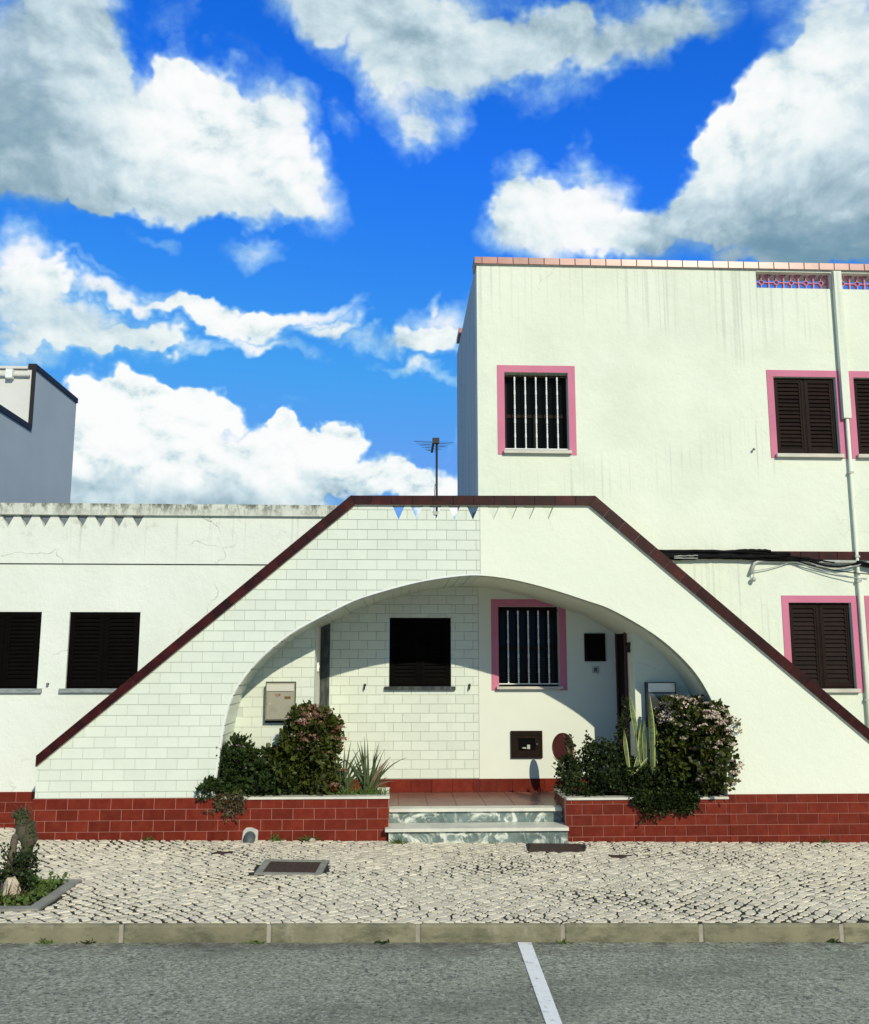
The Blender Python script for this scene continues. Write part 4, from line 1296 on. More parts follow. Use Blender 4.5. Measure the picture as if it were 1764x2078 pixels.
for i, (xa, ya, xb_, yb_, sg, r, mt) in enumerate([(1600, 1136, 1764, 1167, .03, .006, m_cable), (1602, 1138, 1745, 1176, .02, .005, m_cablew), (1640, 1140, 1735, 1143, .055, .010, m_cable),
                                                    (1650, 1142, 1735, 1144, .04, .009, m_cable), (1640, 1143, 1740, 1147, .05, .006, m_cablew), (1735, 1142, 1790, 1152, .0, .022, m_cable), (1735, 1146, 1790, 1158, .0, .016, m_cable)]):
    a, b = W(xa, ya, YH), W(xb_, yb_, YH)
    MB().tube(wob((a[0], YH - .05, a[1]), (b[0], YH - .075, b[1]), 16, .002, 70 + i, sg), r, 6).build('cable', mt, CC, smooth=True)
CD = thing('wall_conduit', (WX(1600, 1142, YH), YH, 0), 'pale curved conduit with a bulb fitting hanging from its end', 'conduit')
a, b, c, d = W(1735, 1141, YH), W(1541, 1139, YH), W(1529, 1144, YH), W(1521, 1165, YH)
MB().tube([(a[0], YH - .03, a[1]), (b[0], YH - .03, b[1]), ((b[0] + c[0]) / 2, YH - .03, (b[1] + c[1]) / 2 + .006), (c[0], YH - .03, c[1]), (d[0], YH - .04, d[1])], .019, 10).build('pipe', m_galv, CD, smooth=True)
e, f = W(1527, 1160, YH), W(1526, 1172, YH)
MB().tube([(e[0], YH - .05, e[1]), (f[0], YH - .05, f[1])], .004, 6).build('flex', m_cablew, CD)
MB().tube([(f[0], YH - .05, f[1]), (f[0], YH - .05, f[1] - .01), (f[0], YH - .05, f[1] - .03), (f[0], YH - .05, f[1] - .05)], [.012, .024, .028, .014], 10).build('lamp_holder', m_galv, CD, smooth=True)
a, b = W(1528, 1159, YH), W(1600, 1142, YH)
MB().tube(wob((a[0], YH - .04, a[1]), (b[0], YH - .03, b[1]), 10, .001, 91, .012), .005, 6).build('flex', m_cablew, CD, smooth=True)
# bolts
for (px, py, lab) in ((99, 1388, 'small metal wall bolt between the two dark shuttered windows'), (1528, 913, 'small metal wall bolt high on the tall house')):
    X, z = W(px, py, YH)
    bo = thing('wall_bolt', (X, YH, z), lab, 'bolt')
    MB().tube([(X, YH, z), (X, YH - .045, z)], .007, 8).build('shank', m_galv, bo, smooth=True)
    MB().tube([(X, YH - .03, z), (X, YH - .042, z)], .015, 6).build('nut', m_dark, bo)
# hooks on the porch back wall
for (px, lab) in ((740.5, 'black iron hook on the tiles left of the porch window'), (953.5, 'black iron hook on the tiles right of the porch window')):
    X, z = W(px, 1394, YB - .03)
    hk = thing('wall_hook', (X, YB, z), lab, 'hook')
    MB().tube([(X, YB, z + .02), (X, YB - .006, z + .02)], .016, 10).build('plate', m_dark, hk)
    MB().tube([(X, YB - .004, z + .03), (X, YB - .035, z + .02), (X - .003, YB - .042, z - .005), (X - .006, YB - .035, z - .03), (X - .008, YB - .02, z - .035)], [.008, .009, .009, .007, .005], 8).build('prong', m_dark, hk, smooth=True)
# letter boxes
def mailbox_left():
    x0, x1 = WX(539, 1425, YH - .1), WX(597, 1425, YH - .1); z0, z1 = WZ(565, 1462, YH - .1), WZ(565, 1386, YH - .1)
    mbx = thing('letter_box', ((x0 + x1) / 2, YH - .008, z0), 'beige metal letter box with a stained door on the tiles left of the porch', 'letter box')
    MB().box(x0 - .012, x1 + .008, YH - .018, YH - .009, z0 - .03, z1 + .012).build('dark_backing', m_dark, mbx)  # dark sheet showing past the body, most along the bottom
    MB().bbox(x0, x1, YH - .11, YH - .019, z0, z1, .006).build('body', m_beige, mbx)
    box_obj('flap', m_beigel, mbx, x0 + .006, x1 - .004, YH - .122, YH - .1105, z1 - .085, z1 - .012, .004)
    dd = box_obj('door', m_beige, mbx, x0 + .012, x1 - .012, YH - .118, YH - .1105, z0 + .012, z1 - .096, .003)
    MB().tube([(x0 + .05, YH - .118, z0 + .17), (x0 + .05, YH - .124, z0 + .17)], .010, 12).build('lock', m_galv, dd)
    box_obj('name_plate', m_brass, dd, x1 - .10, x1 - .035, YH - .121, YH - .1185, z1 - .165, z1 - .138, .001)
    mb = MB(); X, z = (x0 + x1) / 2 - .02, z1 - .125
    mb.prism([[(X + .028 * (1 + .25 * math.sin(5 * a)) * math.cos(a), z + .020 * (1 + .3 * math.sin(3 * a + 1)) * math.sin(a)) for a in [k * 2 * PI / 24 for k in range(24)]]], YH - .1186, YH - .1178)
    mb.build('faded_sticker', m_stain, dd)
mailbox_left()
def mailbox_right():
    x0, x1 = WX(1316, 1430, YH - .1), WX(1371, 1430, YH - .1); z0, z1 = WZ(1340, 1475, YH - .1), WZ(1340, 1386, YH - .1)
    mbx = thing('letter_box', ((x0 + x1) / 2, YH, z0), 'shiny stainless steel letter box behind the pale flowering bush', 'letter box')
    MB().box(x0 - .008, x1 + .008, YH - .105, YH - .001, z0 - .006, z1 + .008).build('body', m_dark, mbx)
    dd = box_obj('door', m_steelb, mbx, x0, x1, YH - .116, YH - .1055, z0, z1 - .108, .004)
    fl = box_obj('flap', m_steelb, mbx, x0, x1, YH - .118, YH - .1055, z1 - .098, z1, .004)
    box_obj('name_plate', m_dark, dd, x1 - .10, x1 - .02, YH - .119, YH - .1165, z1 - .165, z1 - .135, .001)
mailbox_right()
# door bell on the left side wall, lamp bracket on the right one
X = XL; z = WZ(645, 1353, 10.5)
db = thing('door_bell', (X, 10.50, z), 'small white bell push on the side wall of the left entrance', 'door bell')
MB().box(X, X + .018, 10.47, 10.53, z - .05, z + .05).build('case', m_whitepl, db)
MB().tube([(X + .018, 10.5, z), (X + .024, 10.5, z)], .014, 12).build('button', m_bar, db)
z = WZ(1280, 1312, 10.3)
lb = thing('door_closer', (XR, 10.32, z), 'small black bracket beside the maroon door frame', 'bracket')
MB().box(XR - .025, XR - .001, 10.29, 10.34, z - .065, z + .005).build('arm', m_dark, lb)
MB().box(XR - .03, XR - .001, 10.275, 10.35, z + .006, z + .045).build('hinge_block', m_dark, lb)
# meter cupboard, wall plaque, switch on the right part of the porch wall
def meter():
    x0, x1 = WX(1037, 1510, YB), WX(1100.5, 1510, YB); z0, z1 = WZ(1068, 1538, YB), WZ(1068, 1483, YB)
    o = thing('meter_cupboard', ((x0 + x1) / 2, YB, z0), 'dark wooden meter cupboard with glass set low in the porch wall', 'cupboard')
    mb = MB(); frame_loop(mb, x0, x1, z0, z1, .026, YB - .03, YB - .001); mb.build('frame', m_brown, o)
    d = MB(); frame_loop(d, x0 + .028, x1 - .028, z0 + .028, z1 - .028, .022, YB - .024, YB - .0015); frame_loop(d, x0 + .0505, x1 - .0505, z0 + .0505, z1 - .0505, .032, YB - .017, YB - .0015)
    d = d.build('door', m_brown, o)
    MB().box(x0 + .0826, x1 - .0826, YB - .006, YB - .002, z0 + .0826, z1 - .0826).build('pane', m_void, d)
    xm, zm = (x0 + x1) / 2, (z0 + z1) / 2
    MB().box(xm + .005, xm + .038, YB - .013, YB - .007, zm - .052, zm - .005).build('meter_label', m_meter, o)
    MB().tube([(xm - .03, YB - .012, zm - .045), (xm - .03, YB - .012, zm - .033)], [.028, .022], 12).build('meter_dial', m_meter, o)
    MB().tube([(x1 - .062, YB - .018, zm + .005), (x1 - .062, YB - .034, zm + .005)], [.008, .011], 10).build('knob', m_bark, d)
meter()
x0, x1 = WX(1186, 1314, YB), WX(1228, 1314, YB); z0, z1 = WZ(1206, 1342, YB), WZ(1206, 1285.5, YB)
pl = thing('wall_plaque', ((x0 + x1) / 2, YB, z0), 'dark blank plaque on the shaded wall beside the maroon door', 'plaque')
MB().bbox(x0, x1, YB - .03, YB - .001, z0, z1, .006).build('panel', m_door, pl)
mb = MB(); frame_loop(mb, x0 + .012, x1 - .012, z0 + .012, z1 - .012, .008, YB - .033, YB - .0301); mb.build('rim', m_brown, pl)
x0, x1 = WX(1202, 1359, YB), WX(1215, 1359, YB); z0, z1 = WZ(1208, 1366, YB), WZ(1208, 1352, YB)
sw = thing('wall_switch', ((x0 + x1) / 2, YB, z0), 'small grey wall switch under the dark plaque', 'switch')
MB().bbox(x0, x1, YB - .015, YB - .001, z0, z1, .004).build('plate', m_galv, sw)
MB().bbox(x0 + .018, x1 - .018, YB - .021, YB - .0151, z0 + .018, z1 - .018, .003).build('rocker', m_pvc, sw)
# round red tray standing behind the right planter
X, z = W(1144, 1517, 10.32)
tr = thing('round_tray', (X, 10.32, ZFL), 'dark red round tray propped up behind the right planter', 'tray')
def disc(name, mat, r, t, off, parent):
    mb = MB(); n = 36; ang = R(52)
    nv = Vector((-math.sin(ang), -math.cos(ang), .08)).normalized(); u = Vector((math.cos(ang), -math.sin(ang), 0)); v = nv.cross(u).normalized()
    c = Vector((X, 10.32, z)) + nv * off
    vs = [tuple(c + (u * math.cos(2 * PI * k / n) + v * math.sin(2 * PI * k / n)) * r_ + nv * o_) for (r_, o_) in ((r * .93, t), (r, t * .8), (r, 0)) for k in range(n)]
    fs = [tuple(range(n)), tuple(range(3 * n - 1, 2 * n - 1, -1))]
    for q in range(2):
        for k in range(n): fs.append((q * n + k, (q + 1) * n + k, (q + 1) * n + (k + 1) % n, q * n + (k + 1) % n))
    return mb.add(vs, fs).build(name, mat, parent, smooth=False)
disc('plate', m_maroon, .150, .012, 0, tr); 
mb = MB()
ang = R(52); nv = Vector((-math.sin(ang), -math.cos(ang), .08)).normalized(); u = Vector((math.cos(ang), -math.sin(ang), 0)); v = nv.cross(u).normalized()
mb.tube([tuple(Vector((X, 10.32, z)) + (u * math.cos(2 * PI * k / 36) + v * math.sin(2 * PI * k / 36)) * .148 + nv * .012) for k in range(37)], .008, 6, caps=False)
mb.build('rim', m_maroon, tr, smooth=True)
MB().tube([(X + .02, 10.36, z - .13), (X - .02, 10.33, ZFL + .16), (X - .09, 10.25, ZFL + .10), (X - .13, 10.2, ZFL + .008)], .007, 6).build('stand_leg', m_dark, tr, smooth=True)
MB().tube([(X + .02, 10.36, z - .13), (X + .05, 10.40, ZFL + .16), (X + .08, 10.45, ZFL + .008)], .007, 6).build('stand_leg', m_dark, tr, smooth=True)

# pipe outlet in the base with its mortar patch
Xo, Yo = G(513, 1697)
vp = thing('pipe_outlet', (Xo, YBASE, gz(Xo)), 'grey drain pipe stub with a mortar patch at the foot of the red tiles', 'pipe')
mb = MB(); zc_ = gz(Xo) + .045
mb.prism([[(Xo - .075, gz(Xo) - .03), (Xo + .082, gz(Xo) - .03), (Xo + .084, zc_ + .05), (Xo + .06, zc_ + .062), (Xo + .02, zc_ + .078), (Xo - .03, zc_ + .075), (Xo - .058, zc_ + .045)]], YBASE - .012, YBASE - .0005)
mb.build('mortar_patch', m_mortar, vp)
mb = MB()
pth, rad = [], []
for k in range(9):
    a = k / 8 * PI / 2
    pth.append((Xo + .008, YBASE - .012 - .06 * math.sin(a), zc_ - .01 - .055 * (1 - math.cos(a)))); rad.append(.055 if k < 8 else .05)
mb.tube(pth, rad, 14).build('elbow', m_pvc, vp, smooth=True)

# covers in the pavement
def cover(px, name, label, frame, cat):
    xs = [p[0] for p in px]; ys = [p[1] for p in px]
    cx, cy = sum(xs) / 4, sum(ys) / 4
    o = thing(name, (cx, cy, gz(cx)), label, cat)
    if frame:
        inn = [(cx + (p[0] - cx) * .80, cy + (p[1] - cy) * .80) for p in px]
        mb = MB()
        for k in range(4):
            a, b, c, d = px[k], px[(k + 1) % 4], inn[(k + 1) % 4], inn[k]
            mb.slab([a, b, c, d], -.03, .006, .003, gz)
        mb.build('frame', m_concrete, o)
        inn2 = [(cx + (p[0] - cx) * .785, cy + (p[1] - cy) * .785) for p in px]
    else: inn2 = [(cx + (p[0] - cx) * .97, cy + (p[1] - cy) * .97) for p in px]
    MB().slab(inn2, -.03, .001, .003, gz).build('lid', m_rust, o)
    if (max(xs) - min(xs)) > .3:
        mb = MB()
        for k in range(1, 6):
            for j in range(1, 10):
                def lerp(a, b, t): return (a[0] + (b[0] - a[0]) * t, a[1] + (b[1] - a[1]) * t)
                p = lerp(lerp(inn2[0], inn2[1], j / 10), lerp(inn2[3], inn2[2], j / 10), k / 6)
                mb.slab([(p[0] - .014, p[1]), (p[0], p[1] - .006), (p[0] + .014, p[1]), (p[0], p[1] + .006)], 0, .004, .001, gz)
        mb.build('tread_studs', m_rust, o)['kind'] = 'stuff'
cover(cover_a, 'manhole_cover', 'rusty square manhole cover in a concrete frame on the cobbles', True, 'manhole cover')
cover(cover_b, 'manhole_cover', 'dark unframed manhole cover close to the steps', False, 'manhole cover')
cover(lid_a, 'valve_lid', 'small dark valve lid in the cobbles left of the framed cover', False, 'valve lid')
cover(lid_b, 'valve_lid', 'small rusty valve lid in the cobbles right of the unframed cover', False, 'valve lid')

# antenna on the roof
YA = 10.7
xa_, zt_ = W(887, 890, YA); xb2, zb2 = W(886.5, 1056, YA)
an = thing('antenna', (xb2, YA, zb2), 'black television antenna on a mast above the arch', 'antenna')
MB().tube([(xb2, YA, 2.95), (xb2, YA, zt_)], .013, 8).build('mast', m_steel, an, smooth=True)
zb_ = WZ(887, 897, YA)
bm_ = MB().tube([(xb2 - .035, YA - .02, zb_ + .01), (xb2 - .035, YA + .55, zb_ + .005)], .014, 6).build('boom', m_steel, an)
for k in range(10):
    t = k / 9; ln_ = .24 * (1 - .78 * t)
    y_ = YA + .0 + .52 * t
    sgn = .03 * math.sin(k * 2.3)
    MB().tube([(xb2 - .035 - ln_, y_, zb_ + .01 + sgn * .3), (xb2 - .035 + ln_, y_ + .01, zb_ + .01 - .05 * ln_ - sgn * .3)], .0022, 5).build('element', m_steel, an)
MB().box(xb2 - .05, xb2 + .03, YA - .03, YA + .03, zb_ - .02, zb_ + .045).build('clamp', m_dark, an)
zk = WZ(887, 1042, YA)
MB().box(xb2 - .07, xb2 + .06, YA - .03, YA + .025, zk - .02, zk + .02).build('bracket', m_galv, an)
MB().tube(wob((xb2 - .02, YA - .025, zt_ - .55), (xb2 - .035, YA - .025, zk), 12, .002, 8, -.02), .004, 5).build('lead', m_cable, an, smooth=True)
# bent cable ends by the house edge, seen through the parapet
cbx, cbz = W(962, 1052, 10.0)
ce = thing('cable_tails', (cbx, 10.05, cbz), 'bent black cable ends in the last sky opening of the parapet', 'cables')
for k in range(2):
    o_ = k * .022
    pts_ = [(cbx - .02 + o_, 10.05, cbz - .25), (cbx - .01 + o_, 10.05, cbz + .02), (cbx + .0 + o_, 10.05, cbz + .06 - o_), (cbx + .04, 10.06, cbz + .085 - o_), (cbx + .09, 10.08, cbz + .09 - o_)]
    MB().tube(pts_, .007, 6).build('cable', m_cable, ce, smooth=True)

# ------------------------------------------------------------------ plants
def leaves_mesh(name, mat, parent, P_, D_, L_, w_ratio=.45, fold=.25, rs=None):
    """one mesh of many separate folded leaves; P base points, D directions, L lengths"""
    n = len(P_)
    rs = rs or np.random.default_rng(3)
    D_ = D_ / np.linalg.norm(D_, axis=1, keepdims=True)
    rnd = rs.normal(size=(n, 3))
    s = np.cross(D_, rnd); s /= np.linalg.norm(s, axis=1, keepdims=True) + 1e-9
    nn = np.cross(s, D_)
    L_ = L_.reshape(-1, 1)
    w = L_ * w_ratio * rs.uniform(.75, 1.2, (n, 1))
    base = P_; tip = P_ + D_ * L_ - nn * L_ * .12
    midp = P_ + D_ * L_ * .5
    l1_, r1_ = midp - s * w + nn * w * fold, midp + s * w + nn * w * fold
    m2 = P_ + D_ * L_ * .8
    l2_, r2_ = m2 - s * w * .62 + nn * w * fold * .5, m2 + s * w * .62 + nn * w * fold * .5
    V = np.stack([base, l1_, l2_, tip, r2_, r1_], 1).reshape(-1, 3)
    F = []
    for i in range(n):
        k = 6 * i
        F += [(k, k + 1, k + 2, k + 3), (k, k + 3, k + 4, k + 5)]
    mb = MB(); mb.v = V.tolist(); mb.f = F
    return mb.build(name, mat, parent, recalc=False)
def scatter(ells, n, rs, shell=.55, lump=.22, lumpscale=9):
    """points through a union of ellipsoids, denser towards the outside; direction outward"""
    vol = np.array([e[3] * e[4] * e[5] for e in ells]) ** .67; vol /= vol.sum()
    idx = rs.choice(len(ells), n, p=vol)
    E = np.array(ells)[idx]
    d = rs.normal(size=(n, 3)); d /= np.linalg.norm(d, axis=1, keepdims=True)
    r = rs.uniform(shell ** 3, 1, n) ** (1 / 3)
    lum = 1 + lump * np.sin(d[:, 0] * lumpscale + E[:, 0] * 7) * np.sin(d[:, 2] * lumpscale + 1.3) + rs.normal(0, .07, n)
    p = E[:, :3] + d * E[:, 3:6] * (r * lum)[:, None]
    return p, d
def shrub(name, label, cat, base, ells, n, size, mat, seed, wr=.45, up=.35, stems=7, zmin=None, shell=.5, ymin=None, dark=None, group=None):
    rs = np.random.default_rng(seed)
    o = thing(name, base, label, cat, group)
    sat = []
    for e in ells:                                     # sprigs that break the outline
        for _ in range(7):
            q = rs.normal(size=3); q /= np.linalg.norm(q); q[2] = abs(q[2]) * 1.1 - .15; q[1] -= .2
            f = rs.uniform(.16, .34); k_ = rs.uniform(.92, 1.12)
            sat.append((e[0] + q[0] * e[3] * k_, e[1] + q[1] * e[4] * k_, e[2] + q[2] * e[5] * k_, e[3] * f, e[4] * f, e[5] * f * 1.2))
    p, d = scatter(list(ells), int(n * .72), rs, shell, .26)
    p2_, d2_ = scatter(sat, int(n * .36), rs, .2, .2)
    p = np.concatenate([p, p2_]); d = np.concatenate([d, d2_])
    if zmin is not None:
        k = p[:, 2] > zmin; p, d = p[k], d[k]
    k = p[:, 1] < YH - .03; p, d = p[k], d[k]
    d = d + rs.normal(0, .55, d.shape) + np.array([0, 0, up])
    L_ = size * rs.uniform(.6, 1.25, len(p))
    leaves_mesh('foliage', mat, o, p, d, L_, wr, .25, rs)
    mb = MB()
    for k in range(stems):
        e = ells[k % len(ells)]
        t = Vector((e[0] + rs.uniform(-.6, .6) * e[3], e[1] + rs.uniform(-.5, .5) * e[4], e[2] + rs.uniform(.1, .7) * e[5]))
        b0 = Vector(base) + Vector((rs.uniform(-.06, .06), rs.uniform(-.05, .05), -.03))
        m_ = (b0 + t) / 2 + Vector((rs.uniform(-.03, .03), rs.uniform(-.03, .03), .03))
        mb.tube([b0, m_, t], [.012, .008, .003], 5)
    mb.build('stems', m_twig, o, smooth=True)
    return o
_fl = {}
def flower_head(parent, mat, pos, r, seed, name='flower_head'):
    key = (mat.name, seed % 5)
    if key not in _fl:
        rs = np.random.default_rng(seed % 5 + 100)
        n = 26
        d = rs.normal(size=(n, 3)); d[:, 2] = np.abs(d[:, 2]) * .8; d /= np.linalg.norm(d, axis=1, keepdims=True)
        p = d * rs.uniform(.5, 1, (n, 1)) * np.array([1, 1, .7])
        o = leaves_mesh(name, mat, parent, p, d + rs.normal(0, .8, d.shape), rs.uniform(.35, .6, n), .55, .2, rs)
        _fl[key] = o.data
        o.location = pos; o.scale = (r, r, r); o.parent = parent
        o.matrix_parent_inverse = Matrix.Translation(-WL[parent])
        return o
    o = inst(name, _fl[key], parent, pos); o.scale = (r, r, r); o.rotation_euler = (0, 0, seed * 1.7)
    return o
def pw(x, y, Y): a = W(x, y, Y); return (a[0], Y, a[1])
def ell(x, y, Y, rx, rz, ry):                      # picture centre and radii (px) at depth Y
    c = pw(x, y, Y); k = Y / 1892
    return (c[0], c[1], c[2], rx * k, ry, rz * k)
YP = YF + .22
# left planter ------------------------------------------------------------
b_ = pw(480, 1615, YP)
sh1 = shrub('purple_flower_shrub', 'narrow leafy shrub with purple flowers at the left end of the left planter', 'shrub', b_,
            [ell(478, 1570, YP, 36, 52, .20), ell(487, 1530, YP, 22, 34, .12), ell(462, 1596, YP, 40, 26, .2)], 2300, .055, m_leafB, 21, wr=.24, up=.7)
rs = np.random.default_rng(40)
p_ = np.array([pw(484 + rs.uniform(-8, 8), 1535, YP) for _ in range(26)]); d_ = np.stack([rs.normal(0, .45, 26), rs.normal(0, .4, 26), np.ones(26)], 1)
leaves_mesh('top_leaves', m_leafB, sh1, p_, d_, rs.uniform(.10, .17, 26), .11, .2, rs)
for i, (x, y) in enumerate([(482, 1514), (493, 1516), (484, 1528), (501, 1560), (472, 1585), (479, 1545)]):
    flower_head(sh1, m_flowP, pw(x, y, YP - .12 + .02 * (i % 3)), .017, i, 'flower')
b_ = pw(430, 1612, YF - .05)
shrub('leafy_sprig', 'small leafy sprig spilling onto the tiled wall left of the purple flowers', 'plant', (b_[0] + .08, YF + .05, b_[2]),
      [ell(414, 1605, YF - .06, 13, 12, .05), ell(432, 1598, YF - .03, 12, 14, .05), ell(424, 1590, YF - .05, 8, 8, .04), ell(447, 1530, YF + .04, 5, 10, .03)], 230, .05, m_leafB, 22, wr=.26, stems=5)
b_ = pw(545, 1616, YP)
shrub('dark_leafy_shrub', 'dark low leafy shrub between the purple flowers and the tall flowering bush', 'shrub', b_,
      [ell(545, 1575, YP, 48, 42, .2), ell(530, 1545, YP, 22, 22, .12), ell(520, 1595, YP - .03, 40, 24, .2), ell(580, 1590, YP, 40, 30, .2)], 2600, .05, m_leafB, 23, wr=.32)
b_ = pw(630, 1616, YP)
ellsL = [ell(632, 1520, YP, 55, 72, .26), ell(626, 1466, YP, 34, 24, .16), ell(650, 1505, YP, 40, 52, .22), ell(592, 1560, YP, 46, 46, .22), ell(655, 1580, YP, 42, 40, .22), ell(590, 1520, YP, 22, 30, .15)]
bl = shrub('flowering_bush', 'tall dark flowering bush with dry brownish pink heads in the left planter', 'bush', b_, ellsL, 5200, .048, m_leafA, 24, wr=.5)
rs = np.random.default_rng(61)
def heads(parent, ells, n, mat, r, seed, zfrac=.15, side=0.0):
    rs = np.random.default_rng(seed)
    k = 0; tries = 0
    while k < n and tries < n * 40:
        tries += 1
        e = ells[rs.integers(len(ells))]
        d = rs.normal(size=3); d /= np.linalg.norm(d)
        if d[1] > .25 or d[2] < zfrac - rs.uniform(0, .5) or d[0] * side < -.4 - rs.uniform(0, .4): continue
        q = np.array(e[:3]) + d * np.array(e[3:6]) * rs.uniform(1.04, 1.24)
        if q[1] > YH - .05: continue
        flower_head(parent, mat, tuple(float(t) for t in q), r * rs.uniform(.7, 1.3), int(rs.integers(100))); k += 1
heads(bl, ellsL[1:3], 80, m_flowA, .034, 5, .0, .7)
heads(bl, ellsL[:1] + ellsL[4:5], 22, m_flowA, .03, 6, .0, .8)
heads(bl, ellsL[1:2] + ellsL[5:], 14, m_flowB, .024, 7, .1)
# strap-leaved plants
def blade_mesh(mb, base, dirv, length, width, droop, seg=7, fold=.35, twist=0):
    p = Vector(base); d = Vector(dirv).normalized()
    side = d.cross(Vector((0, -1, .2))).normalized()
    if side.length < .1: side = Vector((1, 0, 0))
    vs = []
    for i in range(seg + 1):
        t = i / seg
        w = width * (1 - t ** 2.2) * (.75 + .6 * t * (1 - t)) if t < 1 else 0.0006
        nrm = side.cross(d).normalized()
        vs += [tuple(p - side * w + nrm * w * fold), tuple(p), tuple(p + side * w + nrm * w * fold)]
        d = (d + Vector((0, 0, -droop / seg)) * (1 + t)).normalized()
        side = (side - d * side.dot(d)).normalized()
        p = p + d * (length / seg)
    fs = []
    for i in range(seg):
        a = 3 * i
        fs += [(a, a + 1, a + 4, a + 3), (a + 1, a + 2, a + 5, a + 4)]
    # underside so that the blade has thickness
    n = len(vs)
    vs2 = [(v[0], v[1] + .004, v[2] - .002) for v in vs]
    mb.add(vs + vs2, fs + [tuple(reversed([q + n for q in f])) for f in fs])
def blade(parent, mat, b_px, t_px, Yb, Yt, width, droop=.25, name='leaf'):
    a, b = Vector(pw(*b_px, Yb)), Vector(pw(*t_px, Yt))
    v = b - a; L_ = v.length
    d = v.normalized() + Vector((0, 0, droop * .75))
    mb = MB(); blade_mesh(mb, a, d, L_ * 1.03, width, droop)
    return mb.build(name, mat, parent, smooth=True, recalc=False)
sp = thing('strap_leaf_plant', pw(697, 1615, YP), 'strap leaved plant with arching blades against the flowering bush', 'plant')
for i, (bx, by, tx, ty, w, dr, dy) in enumerate([(690, 1608, 727, 1520, .016, .5, -.05), (695, 1608, 700, 1515, .015, .2, .05), (700, 1608, 742, 1550, .013, .9, -.08), (688, 1608, 668, 1540, .014, .4, 0),
                                                (702, 1605, 720, 1545, .014, .6, .05), (696, 1608, 712, 1505, .014, .3, -.02), (704, 1608, 750, 1580, .012, 1.0, -.1), (700, 1600, 716, 1638, .010, .6, -.18), (690, 1606, 735, 1565, .012, .8, .02)]):
    blade(sp, m_strap, (bx, by), (tx, ty), YP, YP + dy, w, dr)
r_ = random.Random(5)
for i in range(18):
    bx, by = 697 + r_.uniform(-9, 9), 1608; a = r_.uniform(-.55, .95); l = r_.uniform(45, 100)
    blade(sp, m_strap, (bx, by), (bx + l * math.sin(a), by - l * math.cos(a)), YP + r_.uniform(-.08, .08), YP + r_.uniform(-.15, .1), r_.uniform(.009, .015), r_.uniform(.2, .9))
sp = thing('strap_leaf_plant', pw(748, 1615, YP), 'strap leaved plant with upright and one reddish blade next to the steps', 'plant')
for i, (bx, by, tx, ty, w, dr, dy, mt) in enumerate([(742, 1606, 740, 1498, .017, .1, 0, m_strap), (748, 1606, 746, 1502, .016, .1, .04, m_strap), (745, 1606, 727, 1507, .015, .35, -.03, m_strap), (752, 1606, 768, 1515, .014, .3, 0, m_strap),
                                                    (750, 1600, 790, 1535, .019, .5, -.05, m_strapr), (752, 1608, 786, 1545, .013, .3, .03, m_strap), (740, 1606, 718, 1535, .014, .5, .04, m_strap), (756, 1608, 778, 1560, .012, .5, -.08, m_strap),
                                                    (754, 1604, 801, 1583, .014, .6, -.1, m_strapr), (745, 1608, 735, 1515, .014, .2, .06, m_strap), (758, 1608, 784, 1575, .011, .6, -.05, m_strap)]):
    blade(sp, mt, (bx, by), (tx, ty), YP, YP + dy, w, dr)
for i in range(20):
    bx, by = 748 + r_.uniform(-9, 9), 1608; a = r_.uniform(-.6, .75); l = r_.uniform(45, 105)
    blade(sp, m_strap, (bx, by), (bx + l * math.sin(a), by - l * math.cos(a)), YP + r_.uniform(-.08, .08), YP + r_.uniform(-.15, .1), r_.uniform(.009, .015), r_.uniform(.2, .8))
def tuft(name, label, cat, pts, n, hgt, mat, seed, width=.004, kind=None, spread=.5):
    rs = np.random.default_rng(seed)
    mb = MB()
    for i in range(n):
        b = pts[i % len(pts)]
        q = (b[0] + rs.normal(0, .02), b[1] + rs.normal(0, .012), b[2])
        d = Vector((rs.normal(0, spread), rs.normal(-.15, spread * .8), 1))
        blade_mesh(mb, q, d, hgt * rs.uniform(.5, 1.2), width * rs.uniform(.7, 1.3), rs.uniform(.3, 1.0), 4)
    o = mb.build(name, mat, None, recalc=False)
    tag(o, label, cat)
    return o
tuft('planter_grass', 'fringe of grass along the coping at the right end of the left planter', 'grass', [pw(x, 1616, YF + .10 + .05 * (k % 3)) for k, x in enumerate(range(690, 785, 5))], 170, .13, m_grass, 71, .005)
tuft('planter_grass', 'few grass blades over the coping under the purple flowers', 'grass', [pw(x, 1616, YF + .06) for x in range(455, 500, 9)], 26, .15, m_grass, 72, .005, spread=.7)
# dry trailing stems over the left planter edge
dt = thing('trailing_weed', pw(465, 1618, YF), 'dry brown trailing weed hanging over the left planter edge', 'weed')
rs = np.random.default_rng(73)
mb = MB(); P_, D_ = [], []
for k in range(17):
    x = rs.uniform(438, 492); ln2 = rs.uniform(18, 52) * (1 - abs(x - 465) / 60)
    a = Vector(pw(x, 1616, YF - .035)); pts_ = [a + Vector((0, .06, .015)), a]
    for q in range(1, 6):
        pts_.append(a + Vector((rs.normal(0, .008) * q, -.006 * rs.uniform(0, 1), -ln2 / 1892 * 9.5 * q / 5)))
    mb.tube(pts_, .003, 4)
    for q in pts_[1:]:
        for _ in range(4): P_.append(tuple(q + Vector((rs.normal(0, .01), rs.normal(-.008, .006), rs.normal(0, .012))))); D_.append(rs.normal(size=3) + np.array([0, -.4, -.5]))
mb.build('stems', m_bark, dt)
leaves_mesh('dry_leaves', m_leafD, dt, np.array(P_), np.array(D_), rs.uniform(.025, .055, len(P_)), .22, .2, rs)
